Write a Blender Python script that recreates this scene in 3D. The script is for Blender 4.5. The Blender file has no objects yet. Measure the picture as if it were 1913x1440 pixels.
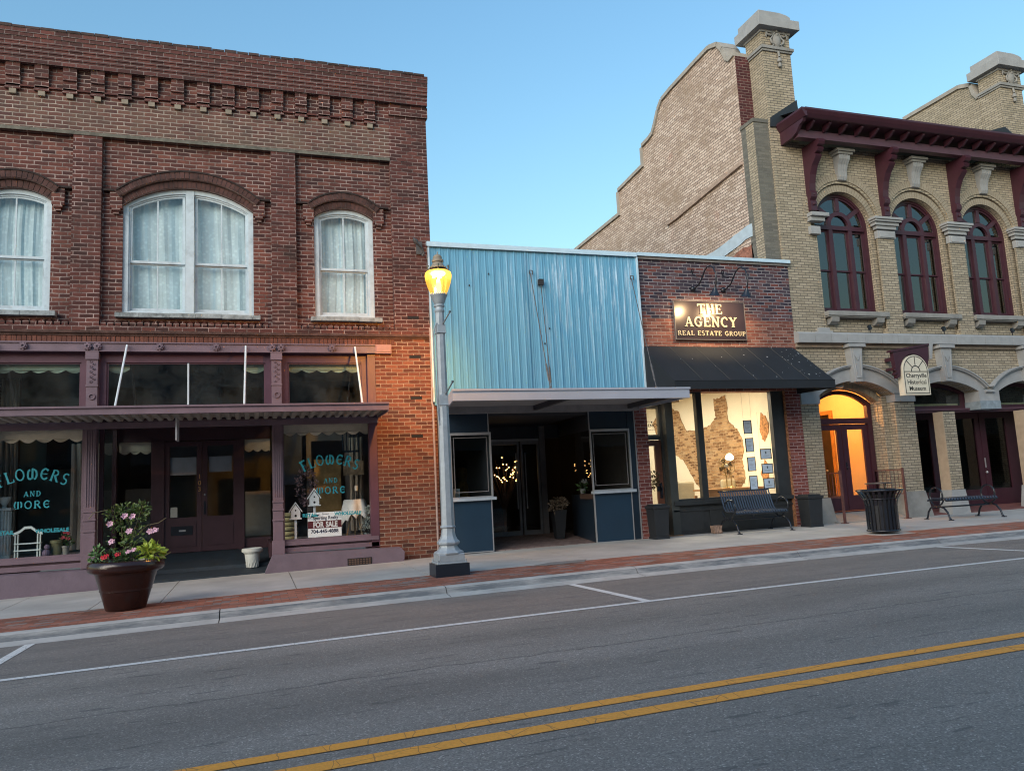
import bpy, bmesh, math, random
from mathutils import Vector, Matrix
from mathutils.geometry import tessellate_polygon
random.seed(7)
R = math.radians
scene = bpy.context.scene
COL = scene.collection
# ------------------------------------------------------------------ camera
cam_d = bpy.data.cameras.new("camera"); cam = bpy.data.objects.new("camera", cam_d); COL.objects.link(cam)
scene.camera = cam
cam_d.sensor_width = 36; cam_d.lens = 36*1443.5/1913; cam_d.clip_end = 2000; cam_d.clip_start = .05
yaw, pitch, roll = R(18.639), R(7.362), R(-2.890)
fw = Vector((math.sin(yaw)*math.cos(pitch), math.cos(yaw)*math.cos(pitch), math.sin(pitch)))
r0 = Vector((math.cos(yaw), -math.sin(yaw), 0)); u0 = r0.cross(fw)
rr = r0*math.cos(roll)+u0*math.sin(roll); uu = -r0*math.sin(roll)+u0*math.cos(roll)
M = Matrix.Identity(4)
for i in range(3):
    M[i][0] = rr[i]; M[i][1] = uu[i]; M[i][2] = -fw[i]
M.translation = Vector((0, 0, 1.25)); cam.matrix_world = M
# ------------------------------------------------------------------ light (evening: soft low light from the left, behind the camera)
SUN_EL, SUN_AZ = R(19.0), R(228)
w = bpy.data.worlds.new("World"); scene.world = w; w.use_nodes = True
nt = w.node_tree; bg = nt.nodes["Background"]
sky = nt.nodes.new("ShaderNodeTexSky"); sky.sky_type = 'NISHITA'; sky.sun_disc = False
sky.sun_elevation = SUN_EL; sky.sun_rotation = SUN_AZ; sky.altitude = 200; sky.air_density = 2.5; sky.dust_density = 0; sky.ozone_density = 8.0
nt.links.new(sky.outputs[0], bg.inputs[0]); bg.inputs[1].default_value = 0.068
sun_d = bpy.data.lights.new("sun", 'SUN'); sun_d.energy = 1.1; sun_d.angle = R(50); sun_d.color = (1, .86, .72)
sun = bpy.data.objects.new("sun", sun_d); COL.objects.link(sun)
sv = Vector((math.sin(SUN_AZ)*math.cos(SUN_EL), math.cos(SUN_AZ)*math.cos(SUN_EL), math.sin(SUN_EL)))
sun.rotation_euler = sv.to_track_quat('Z', 'Y').to_euler()
scene.view_settings.view_transform = 'Standard'; scene.view_settings.look = 'None'
scene.view_settings.gamma = 1; scene.view_settings.exposure = 1.98
scene.cycles.max_bounces = 8; scene.cycles.transparent_max_bounces = 12
scene.cycles.sample_clamp_indirect = 4; scene.cycles.filter_width = 1.1

# ------------------------------------------------------------------ materials
MATS = {}
def newmat(name):
    m = bpy.data.materials.new(name); m.use_nodes = True
    n = m.node_tree.nodes; l = m.node_tree.links
    p = n["Principled BSDF"]; return m, n, l, p
def mathn(n, l, op, a, b=None, clamp=False):
    x = n.new("ShaderNodeMath"); x.operation = op; x.use_clamp = clamp
    for i, v in enumerate((a, b)):
        if v is None: continue
        if isinstance(v, (int, float)): x.inputs[i].default_value = v
        else: l.new(v, x.inputs[i])
    return x.outputs[0]
def noise(n, l, vec, scale, detail=4, rough=.55):
    t = n.new("ShaderNodeTexNoise"); t.inputs["Scale"].default_value = scale; t.inputs["Detail"].default_value = detail
    t.inputs["Roughness"].default_value = rough
    if vec is not None: l.new(vec, t.inputs["Vector"])
    return t.outputs["Fac"]
def ramp(n, l, fac, stops):
    c = n.new("ShaderNodeValToRGB"); l.new(fac, c.inputs[0]); e = c.color_ramp.elements
    while len(e) < len(stops): e.new(.5)
    for i, (p, col) in enumerate(stops):
        e[i].position = p; e[i].color = (*col, 1) if not isinstance(col, (int, float)) else (col, col, col, 1)
    return c.outputs[0]
def mixc(n, l, fac, a, b, mode='MIX'):
    m = n.new("ShaderNodeMix"); m.data_type = 'RGBA'; m.blend_type = mode
    for k, v in ((0, fac), (6, a), (7, b)):
        if isinstance(v, (int, float)): m.inputs[k].default_value = v
        elif isinstance(v, tuple): m.inputs[k].default_value = (*v, 1)
        else: l.new(v, m.inputs[k])
    return m.outputs[2]
def pos(n):
    g = n.new("ShaderNodeNewGeometry"); return g
def mat(name, col, rough=.6, metal=0, var=.12, vs=6, bump=.0, bs=60, spec=.5, emis=None, es=0, stain=0, coat=0):
    if name in MATS: return MATS[name]
    m, n, l, p = newmat(name); g = pos(n)
    f = noise(n, l, g.outputs["Position"], vs, 5, .6)
    c = mixc(n, l, 1, col, ramp(n, l, f, [(.25, 1-var*1.6), (.75, 1+var*1.0)]), 'MULTIPLY')
    if stain:
        f2 = noise(n, l, g.outputs["Position"], vs*.35, 6, .7)
        c = mixc(n, l, ramp(n, l, f2, [(.5, 0.), (.72, 1.)]), c, tuple(x*(1-stain) for x in col))
    l.new(c, p.inputs["Base Color"])
    p.inputs["Roughness"].default_value = rough; p.inputs["Metallic"].default_value = metal
    p.inputs["Specular IOR Level"].default_value = spec
    if coat: p.inputs["Coat Weight"].default_value = coat
    if bump:
        b = n.new("ShaderNodeBump"); b.inputs["Strength"].default_value = bump; b.inputs["Distance"].default_value = .01
        l.new(noise(n, l, g.outputs["Position"], bs, 4), b.inputs["Height"]); l.new(b.outputs[0], p.inputs["Normal"])
    if emis: p.inputs["Emission Color"].default_value = (*emis, 1); p.inputs["Emission Strength"].default_value = es
    MATS[name] = m; return m
def brickmat(name, cols, mortar, bw=.215, rh=.0725, ms=.006, stain=None, bump=.6, rough=.85, streak=0, warp=.006, ground=False, mortar_var=.35):
    """cols: ramp stops of per-brick colours; works on any upright or level face from its world position"""
    if name in MATS: return MATS[name]
    m, n, l, p = newmat(name); g = pos(n)
    sp = n.new("ShaderNodeSeparateXYZ"); l.new(g.outputs["Position"], sp.inputs[0])
    sn = n.new("ShaderNodeSeparateXYZ"); l.new(g.outputs["True Normal"], sn.inputs[0])
    nx = mathn(n, l, 'GREATER_THAN', mathn(n, l, 'ABSOLUTE', sn.outputs[0]), .7)
    nz = mathn(n, l, 'GREATER_THAN', mathn(n, l, 'ABSOLUTE', sn.outputs[2]), .7)
    def lerp(a, b, t): return mathn(n, l, 'ADD', mathn(n, l, 'MULTIPLY', a, mathn(n, l, 'SUBTRACT', 1, t)), mathn(n, l, 'MULTIPLY', b, t))
    u = lerp(sp.outputs[0], sp.outputs[1], nx); v = lerp(sp.outputs[2], sp.outputs[1], nz)
    cb = n.new("ShaderNodeCombineXYZ"); l.new(u, cb.inputs[0]); l.new(v, cb.inputs[1])
    nz3 = n.new("ShaderNodeTexNoise"); nz3.inputs["Scale"].default_value = 5; nz3.inputs["Detail"].default_value = 6; l.new(g.outputs["Position"], nz3.inputs["Vector"])
    vm = n.new("ShaderNodeVectorMath"); vm.operation = 'SUBTRACT'; l.new(nz3.outputs["Color"], vm.inputs[0]); vm.inputs[1].default_value = (.5, .5, .5)
    vs = n.new("ShaderNodeVectorMath"); vs.operation = 'SCALE'; l.new(vm.outputs[0], vs.inputs[0]); vs.inputs["Scale"].default_value = warp*4
    va = n.new("ShaderNodeVectorMath"); va.operation = 'ADD'; l.new(cb.outputs[0], va.inputs[0]); l.new(vs.outputs[0], va.inputs[1])
    br = n.new("ShaderNodeTexBrick"); l.new(va.outputs[0], br.inputs["Vector"])
    for k, x in (("Scale", 1), ("Brick Width", bw), ("Row Height", rh), ("Mortar Size", ms), ("Mortar Smooth", .25), ("Bias", 0)): br.inputs[k].default_value = x
    br.inputs["Color1"].default_value = (0, 0, 0, 1); br.inputs["Color2"].default_value = (1, 1, 1, 1); br.inputs["Mortar"].default_value = (.5, .5, .5, 1)
    bc = ramp(n, l, br.outputs["Color"], cols)
    fine = noise(n, l, g.outputs["Position"], 35, 5, .7)
    bc = mixc(n, l, 1, bc, ramp(n, l, fine, [(.2, .68), (.8, 1.28)]), 'MULTIPLY')
    mv = noise(n, l, g.outputs["Position"], 3.3, 6, .75)
    mc = mixc(n, l, 1, mortar, ramp(n, l, mv, [(.3, 1-mortar_var*1.6), (.7, 1+mortar_var)]), 'MULTIPLY')
    c = mixc(n, l, br.outputs["Fac"], bc, mc)
    if stain:                                   # (colour, scale, low, high, amount)
        for col, sc, lo, hi, am in stain:
            f = noise(n, l, g.outputs["Position"], sc, 7, .72)
            c = mixc(n, l, mathn(n, l, 'MULTIPLY', ramp(n, l, f, [(lo, 0.), (hi, 1.)]), am), c, col)
    l.new(c, p.inputs["Base Color"]); p.inputs["Roughness"].default_value = rough; p.inputs["Specular IOR Level"].default_value = .3
    b = n.new("ShaderNodeBump"); b.inputs["Strength"].default_value = bump; b.inputs["Distance"].default_value = .012
    hgt = mathn(n, l, 'ADD', mathn(n, l, 'MULTIPLY', mathn(n, l, 'SUBTRACT', 1, br.outputs["Fac"]), 1.0), mathn(n, l, 'MULTIPLY', fine, .5))
    l.new(hgt, b.inputs["Height"]); l.new(b.outputs[0], p.inputs["Normal"])
    MATS[name] = m; return m
def glassmat(name, refl=.08, tint=(.9, .93, .93), rough=.02, dirt=0.0):
    if name in MATS: return MATS[name]
    m, n, l, p = newmat(name); n.remove(p); out = n["Material Output"]
    tr = n.new("ShaderNodeBsdfTransparent"); tr.inputs[0].default_value = (*tint, 1)
    gl = n.new("ShaderNodeBsdfGlossy"); gl.inputs["Roughness"].default_value = rough; gl.inputs[0].default_value = (.95, .97, 1, 1)
    lw = n.new("ShaderNodeLayerWeight"); lw.inputs[0].default_value = .5
    f = mathn(n, l, 'ADD', mathn(n, l, 'MULTIPLY', mathn(n, l, 'POWER', lw.outputs["Facing"], 5), .9), refl, True)
    g = pos(n); bm = n.new("ShaderNodeBump"); bm.inputs["Strength"].default_value = .06; bm.inputs["Distance"].default_value = .02
    l.new(noise(n, l, g.outputs["Position"], 1.6, 2), bm.inputs["Height"]); l.new(bm.outputs[0], gl.inputs["Normal"])
    mx = n.new("ShaderNodeMixShader"); l.new(f, mx.inputs[0]); l.new(tr.outputs[0], mx.inputs[1]); l.new(gl.outputs[0], mx.inputs[2])
    res = mx.outputs[0]
    if dirt:
        df = n.new("ShaderNodeBsdfDiffuse"); df.inputs[0].default_value = (.45, .45, .42, 1)
        m2 = n.new("ShaderNodeMixShader"); f3 = noise(n, l, g.outputs["Position"], 2.5, 6, .7)
        l.new(mathn(n, l, 'MULTIPLY', ramp(n, l, f3, [(.35, 0.), (.8, 1.)]), dirt), m2.inputs[0]); l.new(res, m2.inputs[1]); l.new(df.outputs[0], m2.inputs[2]); res = m2.outputs[0]
    l.new(res, out.inputs[0]); MATS[name] = m; return m
def emat(name, col, s):
    if name in MATS: return MATS[name]
    m, n, l, p = newmat(name); p.inputs["Base Color"].default_value = (*col, 1)
    p.inputs["Emission Color"].default_value = (*col, 1); p.inputs["Emission Strength"].default_value = s
    MATS[name] = m; return m

# ------------------------------------------------------------------ mesh builder
class MB:
    def __init__(s): s.v = []; s.f = []
    def add(s, vs, fs):
        o = len(s.v); s.v += [tuple(v) for v in vs]; s.f += [tuple(i+o for i in f) for f in fs]; return s
    def box(s, x0, x1, y0, y1, z0, z1):
        return s.add([(x0,y0,z0),(x1,y0,z0),(x1,y1,z0),(x0,y1,z0),(x0,y0,z1),(x1,y0,z1),(x1,y1,z1),(x0,y1,z1)],
            [(0,3,2,1),(4,5,6,7),(0,1,5,4),(1,2,6,5),(2,3,7,6),(3,0,4,7)])
    def prism(s, pts, a0, a1, plane='xz', holes=()):
        """extrude a 2-D polygon (with holes): 'xz' from y=a0 (front) to a1, 'yz' along x, 'xy' along z"""
        def P(p, a):
            return (p[0], a, p[1]) if plane == 'xz' else ((a, p[0], p[1]) if plane == 'yz' else (p[0], p[1], a))
        loops = [list(pts)]+[list(h) for h in holes]
        flat = [p for lp in loops for p in lp]; N = len(flat)
        tris = tessellate_polygon([[Vector((p[0], p[1], 0)) for p in lp] for lp in loops])
        vs = [P(p, a0) for p in flat]+[P(p, a1) for p in flat]; fs = []
        for t in tris:
            fs.append(tuple(t)); fs.append(tuple(i+N for i in reversed(t)))
        o = 0
        for lp in loops:
            k = len(lp)
            for i in range(k):
                j = (i+1) % k; fs.append((o+i, o+j, o+j+N, o+i+N))
            o += k
        return s.add(vs, fs)
    def tube(s, path, r, seg=8, cap=True):
        path = [Vector(p) for p in path]; rs = r if isinstance(r, (list, tuple)) else [r]*len(path)
        vs = []; fs = []; up = None
        for i, p in enumerate(path):
            t = (path[min(i+1, len(path)-1)]-path[max(i-1, 0)]).normalized()
            a = up if up is not None and abs(up.dot(t)) < .95 else (Vector((0,0,1)) if abs(t.z) < .9 else Vector((1,0,0)))
            a = (a-t*a.dot(t)).normalized(); up = a; b = t.cross(a)
            for k in range(seg):
                q = 2*math.pi*k/seg; vs.append(p+(a*math.cos(q)+b*math.sin(q))*rs[i])
        for i in range(len(path)-1):
            for k in range(seg):
                k2 = (k+1) % seg; fs.append((i*seg+k, i*seg+k2, (i+1)*seg+k2, (i+1)*seg+k))
        if cap: fs.append(tuple(reversed(range(seg)))); fs.append(tuple((len(path)-1)*seg+k for k in range(seg)))
        return s.add(vs, fs)
    def lathe(s, prof, c=(0,0,0), seg=24, rot=0, sy=1):
        vs = []; fs = []
        for r, z in prof:
            for k in range(seg):
                q = 2*math.pi*k/seg+rot; vs.append((c[0]+r*math.cos(q), c[1]+r*math.sin(q)*sy, c[2]+z))
        for i in range(len(prof)-1):
            for k in range(seg):
                k2 = (k+1) % seg; fs.append((i*seg+k, i*seg+k2, (i+1)*seg+k2, (i+1)*seg+k))
        fs.append(tuple(reversed(range(seg)))); fs.append(tuple((len(prof)-1)*seg+k for k in range(seg)))
        return s.add(vs, fs)
    def ball(s, c, r, seg=10):
        n = seg//2+1
        return s.lathe([(max(r*math.sin(math.pi*i/n), 1e-4), -r*math.cos(math.pi*i/n)) for i in range(n+1)], c, seg)
    def quad(s, a, b, c, d): return s.add([a, b, c, d], [(0, 1, 2, 3)])
    def obox(s, c, h, ang=0, axis='Z'):
        m = Matrix.Rotation(ang, 3, axis); c = Vector(c)
        vs = [c+m@Vector((sx*h[0], sy*h[1], sz*h[2])) for sz in (-1, 1) for sx, sy in ((-1,-1),(1,-1),(1,1),(-1,1))]
        return s.add(vs, [(0,3,2,1),(4,5,6,7),(0,1,5,4),(1,2,6,5),(2,3,7,6),(3,0,4,7)])
    def build(s, name, m, parent=None, smooth=0, bevel=0):
        me = bpy.data.meshes.new(name); me.from_pydata(s.v, [], s.f); me.update()
        bm = bmesh.new(); bm.from_mesh(me); bmesh.ops.recalc_face_normals(bm, faces=bm.faces); bm.to_mesh(me); bm.free()
        me.materials.append(m)
        if smooth:
            me.polygons.foreach_set("use_smooth", [True]*len(me.polygons)); me.set_sharp_from_angle(angle=R(smooth))
        o = bpy.data.objects.new(name, me); COL.objects.link(o)
        if parent is not None: o.parent = parent
        if bevel:
            bv = o.modifiers.new("bevel", 'BEVEL'); bv.width = bevel; bv.segments = 2; bv.limit_method = 'ANGLE'
        return o
def tag(o, label=None, cat=None, group=None, kind=None):
    if label: o["label"] = label
    if cat: o["category"] = cat
    if group: o["group"] = group
    if kind: o["kind"] = kind
    return o
def empty(name, loc, label=None, cat=None, group=None):
    o = bpy.data.objects.new(name, None); o.location = loc; o.empty_display_size = .1; COL.objects.link(o)
    return tag(o, label, cat, group)
class Thing:
    """Empty at loc; parts are built in world coordinates and shifted into its space"""
    def __init__(s, name, loc, label, cat, group=None):
        s.loc = Vector(loc); s.o = empty(name, loc, label, cat, group)
    def part(s, mb, name, m, parent=None, **k):
        mb.v = [(v[0]-s.loc.x, v[1]-s.loc.y, v[2]-s.loc.z) for v in mb.v]
        return mb.build(name, m, parent or s.o, **k)
    def each(s, mb, name, m, parent=None, **k):
        return [s.part(x, name, m, parent, **k) for x in (islands(mb) if isinstance(mb, MB) else mb)]
def islands(mb):
    """split a builder into its separate pieces"""
    par = list(range(len(mb.v)))
    def find(i):
        while par[i] != i: par[i] = par[par[i]]; i = par[i]
        return i
    for f in mb.f:
        for i in f[1:]: par[find(i)] = find(f[0])
    groups = {}
    for f in mb.f: groups.setdefault(find(f[0]), []).append(f)
    out = []
    for fs in groups.values():
        ids = sorted({i for f in fs for i in f}); mp = {i: k for k, i in enumerate(ids)}
        m = MB(); m.v = [mb.v[i] for i in ids]; m.f = [tuple(mp[i] for i in f) for f in fs]; out.append(m)
    return out
def copy_tree(o, parent=None):
    c = o.copy(); COL.objects.link(c); c.parent = parent
    for ch in list(o.children): copy_tree(ch, c)
    return c
def rect(x0, x1, z0, z1): return [(x0, z0), (x1, z0), (x1, z1), (x0, z1)]
def arc(xl, xr, z0, zc, n=16):
    """points of a segmental arch from (xr,z0) over crown zc to (xl,z0)"""
    h = (xr-xl)/2; rise = max(zc-z0, 1e-4); Rr = (h*h+rise*rise)/(2*rise); cx = (xl+xr)/2; cz = zc-Rr
    a0 = math.atan2(z0-cz, h); a1 = math.pi-a0
    return [(cx+Rr*math.cos(a0+(a1-a0)*i/n), cz+Rr*math.sin(a0+(a1-a0)*i/n)) for i in range(n+1)]
def archshape(xl, xr, zb, zs_, zc, n=16): return [(xl, zb), (xr, zb)]+arc(xl, xr, zs_, zc, n)
def ring_bricks(mb, xl, xr, z0, zc, t, y0, y1, w=.075, gap=.009, jit=.004):
    """radial bricks standing round a segmental arch; t = ring thickness"""
    h = (xr-xl)/2; rise = zc-z0; Rr = (h*h+rise*rise)/(2*rise); cx = (xl+xr)/2; cz = zc-Rr
    a0 = math.atan2(z0-cz, h); a1 = math.pi-a0; n = max(5, int(Rr*(a1-a0)/w)); d = (a1-a0)/n; g = gap/Rr/2
    for i in range(n):
        a, b = a0+d*i+g, a0+d*(i+1)-g; j = random.uniform(-jit, jit)
        pts = [(cx+q*math.cos(x), cz+q*math.sin(x)) for q, x in ((Rr+.004, a), (Rr+t-.004, a), (Rr+t-.004, b), (Rr+.004, b))]
        mb.prism(pts, y0+j, y1)
def zs(x):
    if x >= 12.08: return .0526
    if x < -8: return .0526-.0006*20.08**2+.0241*(x+8)
    return .0526-.0006*(12.08-x)**2
def xst(a, b, step=1.0):
    n = max(1, int(math.ceil((b-a)/step))); return [a+(b-a)*i/n for i in range(n+1)]
def sweepx(mb, prof, xa, xb, closed=True):
    """profile (y,z) swept along the street, following its rise"""
    xs = xst(xa, xb); vs = []; fs = []; k = len(prof)
    for x in xs: vs += [(x, y, z+zs(x)) for y, z in prof]
    for i in range(len(xs)-1):
        for j in range(k if closed else k-1):
            j2 = (j+1) % k; fs.append((i*k+j, (i+1)*k+j, (i+1)*k+j2, i*k+j2))
    if closed: fs += [tuple(range(k)), tuple(reversed([(len(xs)-1)*k+j for j in range(k)]))]
    return mb.add(vs, fs)

# text ---------------------------------------------------------------
def text_verts(s, size, align='CENTER', offset=0.0, ext=.002, sx=1.0, space=1.0):
    cu = bpy.data.curves.new("t", 'FONT'); cu.body = s; cu.size = size; cu.align_x = align; cu.offset = offset; cu.extrude = ext; cu.resolution_u = 3; cu.space_character = space
    o = bpy.data.objects.new("t", cu); COL.objects.link(o)
    me = bpy.data.meshes.new_from_object(o.evaluated_get(bpy.context.evaluated_depsgraph_get()))
    vs = [(v.co.x*sx, v.co.y, v.co.z) for v in me.vertices]; fs = [tuple(p.vertices) for p in me.polygons]
    bpy.data.objects.remove(o); bpy.data.curves.remove(cu); bpy.data.meshes.remove(me); return vs, fs
def put_text(mb, s, size, x, y, z, **k):
    """text facing the street (-Y), centred on x, baseline z"""
    vs, fs = text_verts(s, size, **k); return mb.add([(x+a, y-c, z+b) for a, b, c in vs], fs)
# serif stroke letters: each stroke = (points, weight) ; weight 1 thick, .45 thin ; points in a 1-high box
def _arcp(cx, cy, rx, ry, a, b, n=12): return [(cx+rx*math.cos(R(a+(b-a)*i/n)), cy+ry*math.sin(R(a+(b-a)*i/n))) for i in range(n+1)]
T, t_ = 1, .5
GL = {
 'T': (.8, [([(.4,0),(.4,1)],T), ([(.03,.96),(.77,.96)],t_), ([(.05,1),(.05,.78)],t_), ([(.75,1),(.75,.78)],t_), ([(.25,.03),(.55,.03)],t_)]),
 'H': (.85, [([(.17,0),(.17,1)],T), ([(.68,0),(.68,1)],T), ([(.17,.5),(.68,.5)],t_)]+[([(a,b),(a+.28,b)],t_) for a in (.03,.54) for b in (.03,.97)]),
 'E': (.74, [([(.18,0),(.18,1)],T), ([(.04,.97),(.66,.97)],t_), ([(.04,.03),(.68,.03)],t_), ([(.18,.52),(.5,.52)],t_), ([(.65,.97),(.65,.78)],t_), ([(.67,.03),(.67,.24)],t_), ([(.5,.62),(.5,.42)],t_)]),
 'A': (.9, [([(.44,.98),(.74,0)],T), ([(.44,.98),(.14,0)],t_), ([(.22,.32),(.62,.32)],t_), ([(.02,.03),(.27,.03)],t_), ([(.58,.03),(.9,.03)],t_)]),
 'G': (.86, [(_arcp(.45,.5,.35,.46,60,300),.85), ([(.66,.08),(.66,.42)],T), ([(.5,.44),(.8,.44)],t_), ([(.64,.9),(.66,.68)],t_)]),
 'N': (.9, [([(.17,0),(.17,1)],.6), ([(.17,1),(.72,0)],T), ([(.72,0),(.72,1)],.6), ([(.03,.03),(.3,.03)],t_), ([(.02,.97),(.24,.97)],t_), ([(.58,.97),(.86,.97)],t_)]),
 'C': (.8, [(_arcp(.44,.5,.34,.46,55,305),.85), ([(.66,.92),(.68,.68)],t_)]),
 'Y': (.86, [([(.43,0),(.43,.5)],T), ([(.43,.48),(.13,.98)],T), ([(.43,.48),(.72,.98)],t_), ([(.28,.03),(.58,.03)],t_), ([(.0,.97),(.28,.97)],t_), ([(.58,.97),(.86,.97)],t_)]),
 'R': (.86, [([(.18,0),(.18,1)],T), (_arcp(.36,.74,.26,.23,90,-90,8),.8), ([(.18,.97),(.36,.97)],t_), ([(.18,.51),(.38,.51)],t_), ([(.4,.5),(.74,.03)],T), ([(.04,.03),(.32,.03)],t_), ([(.66,.03),(.84,.03)],t_)]),
 'L': (.72, [([(.18,0),(.18,1)],T), ([(.04,.03),(.66,.03)],t_), ([(.66,.03),(.66,.26)],t_), ([(.04,.97),(.34,.97)],t_)]),
 'S': (.7, [(_arcp(.35,.73,.22,.23,40,270,8)+_arcp(.35,.27,.24,.24,90,-140,8),.8)]),
 'O': (.86, [(_arcp(.43,.5,.34,.46,0,360,18),.8)]),
 'U': (.86, [([(.17,1),(.17,.35)],T), (_arcp(.43,.35,.26,.31,180,360,8),.6), ([(.69,1),(.69,.35)],t_), ([(.03,.97),(.31,.97)],t_), ([(.56,.97),(.82,.97)],t_)]),
 'P': (.78, [([(.18,0),(.18,1)],T), (_arcp(.36,.72,.28,.25,90,-90,8),.8), ([(.18,.97),(.36,.97)],t_), ([(.18,.47),(.36,.47)],t_), ([(.04,.03),(.34,.03)],t_)]),
 'F': (.72, [([(.2,0),(.2,1)],T), ([(.04,.97),(.68,.97)],T), ([(.2,.52),(.52,.52)],t_), ([(.06,.03),(.36,.03)],t_)]),
 'W': (1.0, [(_arcp(.3,.42,.2,.4,90,300,8),T), ([(.52,.95),(.5,.05)],T), (_arcp(.62,.42,.26,.42,100,-80,8),T), ([(.5,.3),(.6,.05)],t_)]),
 'M': (1.0, [([(.5,.95),(.5,.02)],T), (_arcp(.32,.5,.2,.42,100,230,8),T), (_arcp(.68,.5,.2,.42,80,-50,8),T), ([(.2,.05),(.34,.05)],t_)]),
 'D': (.84, [([(.2,0),(.2,1)],T), (_arcp(.3,.5,.42,.46,90,-90,10),.9), ([(.06,.03),(.32,.03)],t_), ([(.06,.97),(.32,.97)],t_)]),
 'e': (.8, [(_arcp(.44,.5,.32,.44,40,320),T), ([(.2,.5),(.66,.52)],t_)]),
 ' ': (.45, []),
}
def stroke_text(mb, s, hgt, x, y, z, wt=.13, sx=1.0, space=.06, arcR=None, ext=.006):
    """serif letters on the street-facing plane y; arcR bends the line over a circle of that radius"""
    W = sum(GL[c][0]*sx+space for c in s)-space; cur = -W/2; k = 0
    for c in s:
        gw, st = GL[c]; gw *= sx
        for pts, wgt in st:
            hw = wt*wgt/2; P = [(px*sx, py) for px, py in pts]
            L, Rr = [], []
            for i, p in enumerate(P):
                a = P[max(i-1, 0)]; b = P[min(i+1, len(P)-1)]; d = Vector((b[0]-a[0], b[1]-a[1]))
                if d.length < 1e-6: d = Vector((1, 0))
                d.normalize(); L.append((p[0]-d.y*hw, p[1]+d.x*hw)); Rr.append((p[0]+d.y*hw, p[1]-d.x*hw))
            for i in range(len(P)-1):
                q = []
                for (a, b) in (L[i], L[i+1], Rr[i+1], Rr[i]):
                    if arcR:
                        th = (cur+gw/2)*hgt/arcR; lx = (a-gw/2)*hgt; lz = b*hgt
                        q.append((x+math.sin(th)*(arcR+lz)+math.cos(th)*lx, z+math.cos(th)*(arcR+lz)-arcR-math.sin(th)*lx))
                    else: q.append((x+(cur+a)*hgt, z+b*hgt))
                e = ext+(k % 7)*.0004; k += 1
                mb.prism(q, y-e, y)
        cur += gw+space
    return mb
# ------------------------------------------------------------------ palette
RED = brickmat("red_brick", [(.0,(.050,.022,.021)),(.35,(.090,.033,.028)),(.7,(.125,.043,.034)),(1.,(.17,.064,.048))], (.31,.235,.21), ms=.0085, mortar_var=.5,
    stain=[((.035,.020,.018), .9, .52, .75, .55), ((.17,.055,.035), 3.1, .6, .8, .5)])
RED_DK = brickmat("dark_red_brick", [(.0,(.050,.022,.020)),(.5,(.095,.033,.028)),(1.,(.135,.048,.038))], (.30,.22,.20), ms=.0075, mortar_var=.6,
    stain=[((.028,.020,.018), 1.3, .45, .7, .6)])
MOSS = brickmat("weathered_brick", [(.0,(.085,.04,.036)),(.5,(.12,.052,.042)),(1.,(.155,.075,.058))], (.34,.28,.24), ms=.009,
    stain=[((.15,.118,.085), 1.6, .45, .70, .55), ((.06,.055,.045), 2.4, .55, .75, .6), ((.26,.23,.19), 5, .64, .74, .4)])
AGB = brickmat("agency_brick", [(.0,(.13,.05,.04)),(.5,(.20,.07,.05)),(1.,(.27,.12,.09))], (.33,.25,.21), ms=.007, bump=1.0,
    stain=[((.38,.33,.31), 4.2, .6, .74, .45)])
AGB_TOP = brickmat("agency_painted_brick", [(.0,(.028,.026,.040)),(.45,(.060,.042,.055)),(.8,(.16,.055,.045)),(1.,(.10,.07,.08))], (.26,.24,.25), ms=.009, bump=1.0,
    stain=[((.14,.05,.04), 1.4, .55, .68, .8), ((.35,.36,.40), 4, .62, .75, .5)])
PIERB = brickmat("pier_brick", [(.0,(.12,.035,.034)),(1.,(.23,.075,.06))], (.36,.26,.25), ms=.007)
YEL = brickmat("buff_brick", [(.0,(.285,.245,.175)),(.5,(.34,.29,.21)),(1.,(.395,.34,.25))], (.10,.092,.080), bw=.205, rh=.0625, ms=.0068, warp=.001, mortar_var=.2,
    stain=[((.20,.155,.10), 1.1, .58, .8, .35)])
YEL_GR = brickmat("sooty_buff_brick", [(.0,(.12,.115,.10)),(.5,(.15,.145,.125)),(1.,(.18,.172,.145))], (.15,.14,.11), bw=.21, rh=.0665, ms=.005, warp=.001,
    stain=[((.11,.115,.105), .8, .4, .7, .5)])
SIDE = brickmat("limewashed_brick", [(.0,(.38,.29,.23)),(.5,(.52,.41,.33)),(1.,(.62,.51,.42))], (.12,.09,.075), bw=.215, rh=.0725, ms=.0085, warp=.004,
    stain=[((.29,.215,.155), .8, .48, .64, .8), ((.46,.24,.18), .9, .60, .78, .5), ((.15,.11,.09), 2.2, .66, .76, .7)])
GABLE_F = brickmat("plum_brick", [(.0,(.05,.016,.018)),(1.,(.10,.03,.03))], (.22,.16,.14), ms=.006)
INB = brickmat("bare_interior_brick", [(.0,(.15,.075,.035)),(.5,(.31,.175,.085)),(1.,(.52,.34,.18))], (.46,.32,.19), ms=.012, warp=.022, bump=1.6,
    stain=[((.52,.40,.25), 3.5, .50, .70, .6), ((.12,.06,.03), 5, .60, .74, .6)])
PAVE = brickmat("paver_brick", [(.0,(.20,.075,.045)),(.4,(.30,.105,.065)),(.75,(.36,.15,.10)),(.9,(.19,.15,.14)),(1.,(.28,.22,.19))], (.12,.09,.075), bw=.205, rh=.105, ms=.004, warp=.001, bump=.3,
    stain=[((.16,.12,.11), .9, .5, .75, .55)])
MAUVE = mat("mauve_paint", (.165,.112,.140), .55, var=.14, vs=3, bump=.15, stain=.25)
MAUVE_DK = mat("dark_mauve_paint", (.10,.040,.060), .5, var=.15, vs=3)
MAUVE_ST = mat("mauve_masonry_paint", (.155,.118,.15), .8, var=.14, vs=2.2, bump=.5, bs=25, stain=.35)
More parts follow.
